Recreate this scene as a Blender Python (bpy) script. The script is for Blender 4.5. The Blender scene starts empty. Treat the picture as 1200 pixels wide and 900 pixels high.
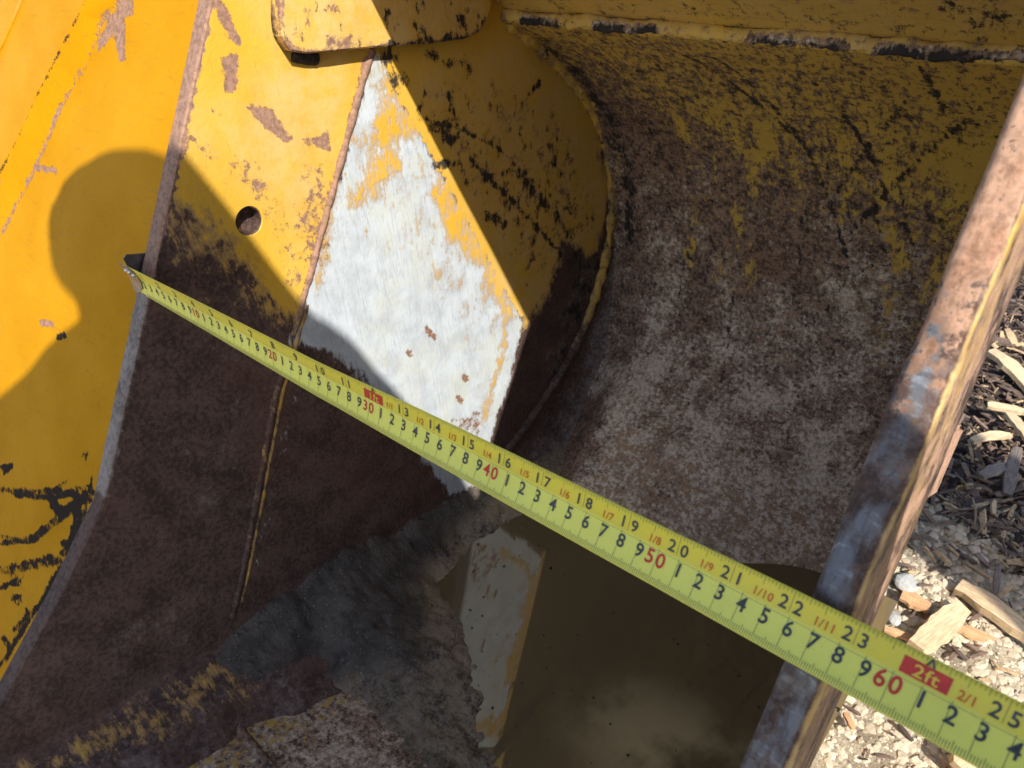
import bpy, bmesh, math, random
import numpy as np
from mathutils import Matrix, Vector
from mathutils.geometry import delaunay_2d_cdt
random.seed(7); rng = np.random.default_rng(7)
scene = bpy.context.scene
C = scene.collection

# ------------------------------------------------------------------ camera
# World: origin where the tape hooks on the bucket, X across the bucket, Y away, Z up (metres).
CAM = np.array([0.61192, -0.20187, 0.26567])
RIGHT = np.array([0.75350307, 0.65288369, -0.07730461])
DOWN = np.array([0.33902171, -0.48660483, -0.80515838])
FWD = np.array([-0.56329157, 0.58048137, -0.58799998])
cd = bpy.data.cameras.new('camera'); cam = bpy.data.objects.new('camera', cd); C.objects.link(cam)
m = Matrix(((RIGHT[0], -DOWN[0], -FWD[0], CAM[0]), (RIGHT[1], -DOWN[1], -FWD[1], CAM[1]),
            (RIGHT[2], -DOWN[2], -FWD[2], CAM[2]), (0, 0, 0, 1)))
cam.matrix_world = m
cd.sensor_width = 36; cd.lens = 868 / 1200 * 36
cd.clip_start = 0.01; cd.clip_end = 500
cd.dof.use_dof = True; cd.dof.focus_distance = 0.58; cd.dof.aperture_fstop = 16
scene.camera = cam

# ------------------------------------------------------------------ light
SUN = np.array([-0.65080, 0.30380, -0.69580])          # direction the sunlight travels
EL = math.asin(-SUN[2]); AZ = math.atan2(-SUN[0], -SUN[1])
w = bpy.data.worlds.new('World'); scene.world = w; w.use_nodes = True
nt = w.node_tree; bg = nt.nodes['Background']
sky = nt.nodes.new('ShaderNodeTexSky'); sky.sky_type = 'NISHITA'; sky.sun_disc = False
sky.sun_elevation = EL; sky.sun_rotation = AZ
nt.links.new(sky.outputs['Color'], bg.inputs['Color']); bg.inputs['Strength'].default_value = 0.138
sd_ = bpy.data.lights.new('sun', 'SUN'); sd_.energy = 4.7; sd_.angle = math.radians(0.5); sd_.color = (1.0, 0.95, 0.86)
sun = bpy.data.objects.new('sun', sd_); C.objects.link(sun)
sun.rotation_euler = Vector(SUN).to_track_quat('-Z', 'Y').to_euler(); sun.location = (3, -1.5, 3.5)
scene.view_settings.view_transform = 'Standard'; scene.view_settings.look = 'None'
scene.view_settings.exposure = 0.75; scene.view_settings.gamma = 1; scene.view_settings.use_curve_mapping = False
try:
    scene.cycles.max_bounces = 8; scene.cycles.diffuse_bounces = 5; scene.cycles.caustics_reflective = False
except Exception: pass

# ------------------------------------------------------------------ frames of reference
TH = math.radians(33.13); CT, ST = math.cos(TH), math.sin(TH)
def ab(X, a, b):       # a: down along the mouth of the bucket, b: into the bucket
    X, a, b = np.broadcast_arrays(np.asarray(X, float), np.asarray(a, float), np.asarray(b, float))
    return np.stack([X, -ST * a + CT * b, -(CT * a + ST * b)], -1)
def to_ab(P):
    P = np.asarray(P); return np.stack([-ST * P[..., 1] - CT * P[..., 2], CT * P[..., 1] - ST * P[..., 2]], -1)
def ray(u, v):
    return RIGHT * ((u - 600) / 868) + DOWN * ((v - 450) / 868) + FWD
def at_x(u, v, X):     # where a sight line meets the side plate X
    r = ray(u, v); return CAM + r * ((X - CAM[0]) / r[0])
def at_z(u, v, Z):
    r = ray(u, v); return CAM + r * ((Z - CAM[2]) / r[2])
NB = np.array([0, CT, -ST]); NA = np.array([0, -ST, -CT])
def at_b(u, v, b):
    r = ray(u, v); return CAM + r * ((b - CAM @ NB) / (r @ NB))
XI = 0.018             # inner face of the left side plate
def pab(pts, X=XI): return [tuple(to_ab(at_x(u, v, X))) for u, v in pts]

def sdist(poly, P):
    poly = np.asarray(poly, float); P = np.asarray(P, float)
    d = np.full(len(P), 1e9); ins = np.zeros(len(P), bool)
    n = len(poly)
    for i in range(n):
        A, B = poly[i], poly[(i + 1) % n]
        e = B - A; wv = P - A
        t = np.clip((wv @ e) / max(e @ e, 1e-12), 0, 1)
        d = np.minimum(d, np.linalg.norm(wv - t[:, None] * e, axis=1))
        c = (A[1] > P[:, 1]) != (B[1] > P[:, 1])
        if B[1] != A[1]:
            xx = A[0] + (P[:, 1] - A[1]) / (B[1] - A[1]) * (B[0] - A[0])
            ins ^= c & (P[:, 0] < xx)
    return np.where(ins, -d, d)
def area(poly, P, soft): return np.clip(0.5 - sdist(poly, P) / (2 * soft), 0, 1)
def stroke(line, P, wd):
    line = np.asarray(line, float); d = np.full(len(P), 1e9)
    for A, B in zip(line[:-1], line[1:]):
        e = B - A; t = np.clip(((P - A) @ e) / max(e @ e, 1e-12), 0, 1)
        d = np.minimum(d, np.linalg.norm(P - A - t[:, None] * e, axis=1))
    return np.clip(1 - d / wd, 0, 1)
def sstep(e0, e1, x):
    t = np.clip((x - e0) / (e1 - e0), 0, 1); return t * t * (3 - 2 * t)
TABS = {}
def vnoise(P, sc, seed=0):      # cheap smooth value noise for displacing meshes
    N = 64
    if seed not in TABS: TABS[seed] = np.random.default_rng(seed).random((N, N, N))
    tab = TABS[seed]
    q = np.asarray(P) * sc; i = np.floor(q).astype(int); f = q - i; f = f * f * (3 - 2 * f); out = 0
    for dx in (0, 1):
        for dy in (0, 1):
            for dz in (0, 1):
                wgt = (f[..., 0] if dx else 1 - f[..., 0]) * (f[..., 1] if dy else 1 - f[..., 1]) * (f[..., 2] if dz else 1 - f[..., 2])
                out = out + wgt * tab[(i[..., 0] + dx) % N, (i[..., 1] + dy) % N, (i[..., 2] + dz) % N]
    return out - 0.5
def fbm(P, sc, octv=4, seed=0):
    o = 0; am = 1
    for k in range(octv): o = o + am * vnoise(P, sc * 2 ** k, seed + k); am *= 0.5
    return o

# ------------------------------------------------------------------ objects
def mesh(name, V, F, mat, smooth=False, attrs=None):
    me = bpy.data.meshes.new(name)
    V = np.asarray(V, float); me.from_pydata(V.tolist(), [], [tuple(int(i) for i in f) for f in F])
    if mat: me.materials.append(mat)
    if smooth: me.polygons.foreach_set('use_smooth', [True] * len(me.polygons))
    for k, val in (attrs or {}).items():
        at = me.attributes.new(k, 'FLOAT', 'POINT'); at.data.foreach_set('value', np.asarray(val, np.float32))
    me.update(); return me
def obj(name, me, parent=None, sub=None):
    o = bpy.data.objects.new(name, me); C.objects.link(o)
    if parent is not None:
        o.parent = parent
        p = parent; off = Vector((0, 0, 0))
        while p is not None: off += p.location; p = p.parent
        o.location = -off
    return o
def empty(name, loc, label, cat, group=None):
    o = bpy.data.objects.new(name, None); C.objects.link(o); o.location = loc; o.empty_display_size = 0.05
    return tag(o, label, cat, group)
def tag(o, label=None, cat=None, group=None, kind=None):
    if label: o['label'] = label
    if cat: o['category'] = cat
    if group: o['group'] = group
    if kind: o['kind'] = kind
    return o
def fix(me):
    bm = bmesh.new(); bm.from_mesh(me); bmesh.ops.recalc_face_normals(bm, faces=bm.faces); bm.to_mesh(me); bm.free(); return me
def grid(nu, nv, closed_v=False):
    F = []
    for i in range(nu - 1):
        for j in range(nv if closed_v else nv - 1):
            k = (j + 1) % nv
            F.append((i * nv + j, (i + 1) * nv + j, (i + 1) * nv + k, i * nv + k))
    return F
def sweep(path, sections):      # tube skin: sections[i] = ring of points
    n = len(sections[0]); V = np.concatenate(sections); F = grid(len(sections), n, True)
    F.append(tuple(range(n))[::-1]); F.append(tuple((len(sections) - 1) * n + k for k in range(n)))
    return V, F
def resample(pts, step):
    pts = np.asarray(pts, float); d = np.r_[0, np.cumsum(np.linalg.norm(np.diff(pts, axis=0), axis=1))]
    n = max(2, int(d[-1] / step) + 1); s = np.linspace(0, d[-1], n)
    return np.stack([np.interp(s, d, pts[:, k]) for k in range(pts.shape[1])], -1)
def smooth_line(pts, n=400):    # Catmull-Rom
    pts = np.asarray(pts, float); P = np.vstack([2 * pts[0] - pts[1], pts, 2 * pts[-1] - pts[-2]]); out = []
    k = len(pts) - 1; per = max(2, n // k)
    for i in range(k):
        p0, p1, p2, p3 = P[i:i + 4]
        t = np.linspace(0, 1, per, endpoint=False)[:, None]
        out.append(0.5 * (2 * p1 + (p2 - p0) * t + (2 * p0 - 5 * p1 + 4 * p2 - p3) * t ** 2 + (3 * p1 - p0 - 3 * p2 + p3) * t ** 3))
    out.append(pts[-1:]); return np.concatenate(out)

# ------------------------------------------------------------------ materials
class NT:
    def __init__(s, name):
        s.m = bpy.data.materials.new(name); s.m.use_nodes = True; s.t = s.m.node_tree
        s.b = s.t.nodes['Principled BSDF']
    def n(s, typ, **kw):
        nd = s.t.nodes.new('ShaderNode' + typ)
        for k, v in kw.items(): setattr(nd, k, v)
        return nd
    def l(s, a, b): s.t.links.new(a, b)
    def val(s, inp, x):
        if isinstance(x, (int, float)): inp.default_value = x
        elif isinstance(x, tuple): inp.default_value = (*x, 1) if len(x) == 3 and inp.type == 'RGBA' else x
        else: s.l(x, inp)
    def coord(s, scale=(1, 1, 1), rot=(0, 0, 0)):
        tc = s.n('TexCoord'); mp = s.n('Mapping'); mp.inputs['Scale'].default_value = scale; mp.inputs['Rotation'].default_value = rot
        s.l(tc.outputs['Object'], mp.inputs['Vector']); return mp.outputs['Vector']
    def noise(s, scale, detail=8, rough=0.6, vec=None, dist=0.0, lac=2.0):
        nd = s.n('TexNoise'); nd.inputs['Scale'].default_value = scale; nd.inputs['Detail'].default_value = detail
        nd.inputs['Roughness'].default_value = rough; nd.inputs['Distortion'].default_value = dist
        if vec is not None: s.l(vec, nd.inputs['Vector'])
        else: s.l(s.coord(), nd.inputs['Vector'])
        return nd.outputs['Fac']
    def math(s, op, a, b=0.0, c=None, clamp=False):
        nd = s.n('Math', operation=op, use_clamp=clamp); s.val(nd.inputs[0], a); s.val(nd.inputs[1], b)
        if c is not None: s.val(nd.inputs[2], c)
        return nd.outputs[0]
    def remap(s, x, a, b, c=0.0, d=1.0):
        nd = s.n('MapRange', interpolation_type='SMOOTHSTEP'); s.val(nd.inputs[0], x)
        for i, q in enumerate((a, b, c, d)): nd.inputs[i + 1].default_value = q
        return nd.outputs[0]
    def mix(s, f, a, b):
        nd = s.n('Mix', data_type='RGBA'); s.val(nd.inputs[0], f); s.val(nd.inputs[6], a); s.val(nd.inputs[7], b); return nd.outputs[2]
    def fmix(s, f, a, b):
        nd = s.n('Mix', data_type='FLOAT'); s.val(nd.inputs[0], f); s.val(nd.inputs[2], a); s.val(nd.inputs[3], b); return nd.outputs[0]
    def attr(s, name): return s.n('Attribute', attribute_name=name).outputs['Fac']
    def bump(s, h, strength=0.5, dist=0.002, nrm=None):
        nd = s.n('Bump'); nd.inputs['Strength'].default_value = strength; nd.inputs['Distance'].default_value = dist
        s.val(nd.inputs['Height'], h)
        if nrm is not None: s.l(nrm, nd.inputs['Normal'])
        return nd.outputs['Normal']
    def out(s, col=None, rough=None, metal=None, nrm=None, spec=None):
        if col is not None: s.val(s.b.inputs['Base Color'], col)
        if rough is not None: s.val(s.b.inputs['Roughness'], rough)
        if metal is not None: s.val(s.b.inputs['Metallic'], metal)
        if nrm is not None: s.l(nrm, s.b.inputs['Normal'])
        if spec is not None: s.val(s.b.inputs['Specular IOR Level'], spec)
        return s.m

def worn(name, yel=(0.62, 0.365, 0.040), rust_d=(0.042, 0.026, 0.022), rust_l=(0.125, 0.075, 0.060),
         thin=(0.33, 0.19, 0.13), bare=(0.64, 0.70, 0.76), dust=(0.30, 0.25, 0.22),
         streak=(40, 40, 40), srot=(0, 0, 0), samt=0.6, paint_k=1.0, bare_metal=0.30, blk_amp=3.2, yfine=0.25, msc=38, ring=0.45, ysharp=0.17, dlo=0.30, dhi=0.85, dmix=0.45, damp=2.6, spec=0.3, dsc=1.0, paint_rough=0.34):
    """Steel: rust underneath, then bare worn metal, dust, a thin rubbed-through film and yellow paint; coverage from the
    point attributes paint, bare, dust, thin, black."""
    k = NT(name)
    n_f = k.noise(220, 8, 0.7); n_m = k.noise(msc, 10, 0.68); n_l = k.noise(9, 6, 0.6)
    st = k.noise(1.0, 8, 0.7, k.coord(streak, srot), 0.4)
    nn = k.fmix(samt, n_m, st)
    def cov(a, amp, noi, sharp=0.03):
        return k.remap(k.math('MULTIPLY_ADD', k.math('SUBTRACT', noi, 0.5), amp, k.attr(a)), 0.5 - sharp, 0.5 + sharp)
    rust = k.mix(k.remap(k.fmix(0.42, n_f, n_m), 0.40, 0.60), rust_d, rust_l)
    rust = k.mix(k.math('MULTIPLY', k.remap(n_l, 0.45, 0.75), 0.35), rust, (0.13, 0.055, 0.03))
    speck = k.fmix(dmix, k.noise(150 * dsc, 8, 0.75), k.noise(26, 8, 0.7))
    c_dust = k.math('MULTIPLY', k.remap(k.math('MULTIPLY_ADD', k.math('SUBTRACT', speck, 0.5), damp, k.attr('dust')), dlo, dhi), 0.9)
    c_bare = cov('bare', 1.6, k.fmix(0.5, n_m, st), 0.10)
    c_thin = cov('thin', 2.4, k.fmix(0.6, n_m, k.noise(110, 10, 0.8)), 0.07)
    c_yel = cov('paint', 2.6 * paint_k, k.fmix(yfine, nn, k.noise(130, 8, 0.8)), ysharp)
    c_blk = cov('black', blk_amp, k.fmix(0.5, k.fmix(0.4, st, k.noise(150, 10, 0.8)), k.noise(48, 10, 0.75)), 0.10)
    barec = k.mix(k.remap(n_m, 0.35, 0.65), bare, tuple(x * 0.78 for x in bare))
    barec = k.mix(k.math('MULTIPLY', k.remap(k.noise(13, 8, 0.7), 0.46, 0.60), 0.6), barec, (bare[0], bare[1] * .95, bare[2] * .78))
    barec = k.mix(k.math('MULTIPLY', k.remap(k.noise(24, 10, 0.75), 0.55, 0.70), 0.5), barec, (0.46, 0.33, 0.22))
    barec = k.mix(k.math('MULTIPLY', k.remap(k.noise(1.0, 6, 0.6, k.coord((60, 500, 28), (0.45, 0, 0))), 0.52, 0.66), 0.55), barec, (0.40, 0.43, 0.47))
    barec = k.mix(k.math('MULTIPLY', k.remap(k.noise(60, 8, 0.8), 0.60, 0.70), 0.6), barec, (0.66, 0.66, 0.64))
    yelc = k.mix(k.remap(n_l, 0.35, 0.7), yel, (yel[0] * 0.86, yel[1] * 0.84, yel[2] * 0.9))
    yelc = k.mix(k.math('MULTIPLY', k.remap(k.noise(120, 6, 0.7), 0.58, 0.72), 0.45), yelc, (yel[0] * .55, yel[1] * .5, 0.02))
    yelc = k.mix(k.math('MULTIPLY', k.attr('film'), k.remap(k.noise(30, 10, 0.72), 0.30, 0.66)), yelc, (0.62, 0.43, 0.20))
    thinc = k.mix(k.remap(n_f, 0.4, 0.62), thin, tuple(x * 0.62 for x in thin))
    col = k.mix(c_dust, rust, k.mix(k.remap(n_f, 0.4, 0.65), dust, tuple(x * 0.6 for x in dust)))
    col = k.mix(c_bare, col, barec)
    scr = k.remap(k.noise(1.0, 5, 0.6, k.coord((25, 620, 45), (0.9, 0.2, 0.3))), 0.60, 0.68)
    yelc = k.mix(k.math('MULTIPLY', scr, 0.28), yelc, (yel[0] * .6, yel[1] * .55, yel[2] + 0.02))
    col = k.mix(c_yel, col, yelc)
    edge = k.math('MULTIPLY', k.math('MULTIPLY', c_yel, k.math('SUBTRACT', 1.0, c_yel)), 4.0 * ring, clamp=True)
    col = k.mix(edge, col, (0.40, 0.25, 0.12))
    col = k.mix(c_thin, col, thinc)
    col = k.mix(k.math('MULTIPLY', c_blk, 0.97), col, (0.019, 0.018, 0.020))
    rough = k.fmix(c_yel, k.fmix(c_bare, k.remap(n_m, 0.3, 0.7, 0.62, 0.85), 0.52), k.remap(n_l, 0.35, 0.65, paint_rough, paint_rough + 0.15))
    rough = k.fmix(k.math('MAXIMUM', c_thin, c_blk), rough, 0.8)
    metal = k.math('MULTIPLY', k.math('MULTIPLY', c_bare, k.math('SUBTRACT', 1.0, c_yel)), bare_metal)
    h = k.math('ADD', k.math('MULTIPLY', c_yel, 0.5), k.math('MULTIPLY', n_f, 0.55))
    h = k.math('ADD', h, k.math('MULTIPLY', n_m, 0.8))
    h = k.math('SUBTRACT', h, k.math('MULTIPLY', k.math('MAXIMUM', c_thin, c_blk), 0.3))
    return k.out(col, rough, metal, k.bump(h, 0.55, 0.0016), spec)

def flat(name, col, rough=0.6, metal=0.0, var=0.25, sc=60, bump=0.3, bd=0.001):
    k = NT(name); n = k.noise(sc, 8, 0.65)
    c = k.mix(k.remap(n, 0.35, 0.68), col, tuple(x * (1 - var) for x in col))
    return k.out(c, rough, metal, k.bump(n, bump, bd))

M = {}
M['plate'] = worn('worn_side_plate', streak=(26, 150, 40), srot=(0.9, 0, 0), samt=0.5)
M['shell'] = worn('worn_shell', msc=80, ring=0.25, dlo=0.34, dhi=0.80, dmix=0.40, damp=3.4, thin=(0.44, 0.29, 0.18), streak=(230, 70, 62), srot=(0.0, 0.45, 0.0), samt=0.6, rust_d=(0.046, 0.029, 0.023), rust_l=(0.34, 0.215, 0.145), dust=(0.80, 0.66, 0.51), yel=(0.62, 0.40, 0.07), dsc=1.2, yfine=0.40, ysharp=0.06, paint_k=1.0)
M['panel'] = worn('yellow_panel_paint', yel=(0.50, 0.230, 0.003), blk_amp=3.0, spec=0.02, streak=(30, 30, 120), samt=0.5, paint_rough=0.30)
M['bar'] = worn('worn_bar', thin=(0.50, 0.30, 0.20), streak=(90, 25, 25), samt=0.5, rust_l=(0.11, 0.062, 0.048), bare=(0.20, 0.205, 0.235), bare_metal=0.95)

def smooth_shade(o):
    o.data.polygons.foreach_set('use_smooth', [True] * len(o.data.polygons))

# ------------------------------------------------------------------ ground
GZ = -0.562
def clods(n, x0, x1, y0, y1, smin, smax, seed, flatten=0.7):
    r = np.random.default_rng(seed)
    base = []
    for z, rr, k in ((0.8, 0.55, 5), (0.1, 1.0, 6), (-0.7, 0.6, 5)):
        for i in range(k):
            a = 2 * math.pi * (i / k) + z; base.append((rr * math.cos(a), rr * math.sin(a), z))
    bmx = bmesh.new(); vs = [bmx.verts.new(p) for p in base]; bmesh.ops.convex_hull(bmx, input=vs)
    bmesh.ops.triangulate(bmx, faces=bmx.faces); bmx.verts.index_update()
    BV = np.array([v.co for v in bmx.verts]); BF = np.array([[v.index for v in f.verts] for f in bmx.faces]); bmx.free()
    V = []; F = []
    for i in range(n):
        s = smin * (smax / smin) ** (r.random() ** 2.2)
        a = r.random() * 6.28; R = np.array([[math.cos(a), -math.sin(a), 0], [math.sin(a), math.cos(a), 0], [0, 0, 1]])
        P = (BV * (1 + 0.45 * (r.random(BV.shape) - 0.5)) * (s * (0.7 + 0.7 * r.random()), s, s * flatten)) @ R.T
        x, y = x0 + (x1 - x0) * r.random(), y0 + (y1 - y0) * r.random()
        P += (x, y, ground_z(x, y) - s * 0.12); F.append(BF + len(V) * len(BV)); V.append(P)
    return np.concatenate(V), np.concatenate(F)
def ground_z(x, y):
    x = np.asarray(x, float); y = np.asarray(y, float); P = np.stack(np.broadcast_arrays(x, y, 0 * x), -1)
    near = np.exp(-((x - 0.6) ** 2 + (y - 0.5) ** 2) / 1.5)
    return GZ + near * (0.028 * fbm(P, 7, 4, 3) + 0.01 * vnoise(P, 60, 9))
gx = np.r_[-30, -8, -3, -1, np.arange(-0.2, 1.6, 0.012), 2.2, 4, 9, 30]; gy = np.r_[-30, -8, -3, -1, np.arange(-0.2, 2.2, 0.012), 3, 5, 10, 30]
GX, GY = np.meshgrid(gx, gy, indexing='ij')
V = np.stack([GX, GY, ground_z(GX, GY)], -1).reshape(-1, 3)
k = NT('sandy_ground')
P0 = V; mul = np.clip((V[:, 1] + 0.55 * (V[:, 0] - 0.56) - 0.66) / 0.10, 0, 1)
n1 = k.noise(40, 10, 0.7); n2 = k.noise(160, 8, 0.7)
sandc = k.mix(k.remap(n1, 0.35, 0.65), (0.52, 0.44, 0.31), (0.30, 0.24, 0.165)); sandc = k.mix(k.remap(n2, 0.56, 0.66), sandc, (0.07, 0.05, 0.035))
mulc = k.mix(n2, (0.035, 0.026, 0.022), (0.11, 0.08, 0.065))
cc = k.mix(k.remap(k.math('MULTIPLY_ADD', k.math('SUBTRACT', n1, 0.5), 1.6, k.attr('mulch')), 0.4, 0.6), sandc, mulc)
M['ground'] = k.out(cc, 0.95, 0.0, k.bump(k.math('ADD', n1, n2), 0.9, 0.006))
g = obj('ground', mesh('ground', V, grid(len(gx), len(gy)), M['ground'], True, {'mulch': mul})); tag(g, kind='structure')

# ------------------------------------------------------------------ bucket
ROOT = empty('excavator_bucket', (0.29, 0.25, -0.57), 'worn yellow and rusty digging bucket lying on its back with muddy water inside', 'bucket')
# inner face of the shell, seen from the side: (Y, Z)
PROF_KEY = [(.449, .111), (.534, .053), (.612, -.035), (.652, -.147), (.657, -.25), (.632, -.355), (.575, -.45), (.487, -.512), (.40, -.548),
            (.30, -.563), (.20, -.56), (.10, -.537), (.04, -.516), (-.03, -.488), (-.15, -.44), (-.28, -.39), (-.42, -.336)]
PROF = resample(smooth_line(PROF_KEY, 600), 0.005)
PS = np.r_[0, np.cumsum(np.linalg.norm(np.diff(PROF, axis=0), axis=1))]
TG = np.gradient(PROF, axis=0); TG /= np.linalg.norm(TG, axis=1)[:, None]
NRM = np.stack([TG[:, 1], -TG[:, 0]], -1)                      # points into the bucket
if ((np.array([.2, -.1]) - PROF) * NRM).sum(1).mean() < 0: NRM = -NRM
PAB = to_ab(np.c_[0 * PROF[:, :1], PROF])
def xin_right(b): return 0.5635 - 0.0335 * np.clip((b - 0.1) / 0.4, 0, 1.5)
def floor_z(y):
    sel = PROF[:, 1] < -0.3; o = np.argsort(PROF[sel][:, 0]); q = PROF[sel][o]; return np.interp(y, q[:, 0], q[:, 1])

# --- left side plate (with its hole)
FRONT = [(-0.40, 0.0), (0.205, 0.0), (0.29, -0.021), (0.376, -0.047), (0.47, -0.078)]
outl = [np.array(p) for p in FRONT]
pb = np.array([to_ab(np.array([0, p[0], p[1]])) for p in (PROF - 0.012 * NRM)])
outl += list(pb[::-1][::1])
outl += [np.array((-0.352, 0.30)), np.array((-0.37, 0.0 + 0.15))]
outl = np.array(outl); outl = resample(np.vstack([outl, outl[:1]]), 0.006)[:-1]
hc = np.array(pab([(292, 259)])[0]); HR = 0.0135
hole = np.array([hc + HR * np.array((math.cos(t), math.sin(t))) for t in np.linspace(0, 2 * math.pi, 40, endpoint=False)])
amin, amax, bmin, bmax = outl[:, 0].min(), outl[:, 0].max(), outl[:, 1].min(), outl[:, 1].max()
aa, bb = np.meshgrid(np.arange(amin, amax, 0.0042), np.arange(bmin, bmax, 0.0042)); pts = np.c_[aa.ravel(), bb.ravel()]
pts = pts + (rng.random(pts.shape) - 0.5) * 0.0012
pts = pts[(sdist(outl, pts) < -0.003) & (np.linalg.norm(pts - hc, axis=1) > HR + 0.003)]
allp = np.vstack([outl, hole, pts]); no, nh = len(outl), len(hole)
edges = [(i, (i + 1) % no) for i in range(no)] + [(no + i, no + (i + 1) % nh) for i in range(nh)]
vc, _, fc, vo, _, _ = delaunay_2d_cdt([Vector(p) for p in allp], edges, [], 0, 1e-6)
vc = np.array(vc); fc = np.array([f for f in fc if len(f) == 3]); cen = vc[fc].mean(1)
fc = fc[(sdist(outl, cen) < 0) & (np.linalg.norm(cen - hc, axis=1) > HR * 0.985)]
ori = {}
for i, l in enumerate(vo):
    for j in l: ori[j] = i
# flip so the inner face looks to +X
A, B, D = vc[fc[:, 0]], vc[fc[:, 1]], vc[fc[:, 2]]
cr = (B - A)[:, 0] * (D - A)[:, 1] - (B - A)[:, 1] * (D - A)[:, 0]; fc[cr > 0] = fc[cr > 0][:, ::-1]
dent = 0.0009 * fbm(np.c_[vc, 0 * vc[:, 0]], 14, 3, 5)
loops = [[ori[i] for i in range(no)], [ori[no + i] for i in range(nh)]]
Vp = list(ab(XI + dent, vc[:, 0], vc[:, 1])); Fp = [tuple(f) for f in fc]; AT = list(vc)
for loop, sgn in ((loops[0], 1), (loops[1], -1)):
    P2 = vc[loop]; tgn = np.roll(P2, -1, 0) - np.roll(P2, 1, 0); nn_ = np.c_[tgn[:, 1], -tgn[:, 0]]; nn_ /= np.linalg.norm(nn_, axis=1)[:, None] + 1e-9
    if sdist(outl, P2[:1] + nn_[:1] * 0.002)[0] < 0 and sgn == 1: nn_ = -nn_
    if sgn == -1 and np.linalg.norm(P2[0] + nn_[0] * 0.002 - hc) > HR: nn_ = -nn_
    j = 0.0012 + 0.0005 * rng.random(len(P2))
    prev = list(loop)
    for X, off in ((XI - 0.0013, 1.0), (0.0013, 1.0), (0.0, 0.0)):
        Q = P2 + nn_ * (j * off)[:, None]; base = len(Vp)
        Vp += list(ab(X, Q[:, 0], Q[:, 1])); AT += list(Q)
        cur = list(range(base, base + len(P2)))
        for i in range(len(P2)): q = (i + 1) % len(P2); Fp.append((prev[i], prev[q], cur[q], cur[i]))
        prev = cur
    if sgn == 1: back_o = prev
AT = np.array(AT)
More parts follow.
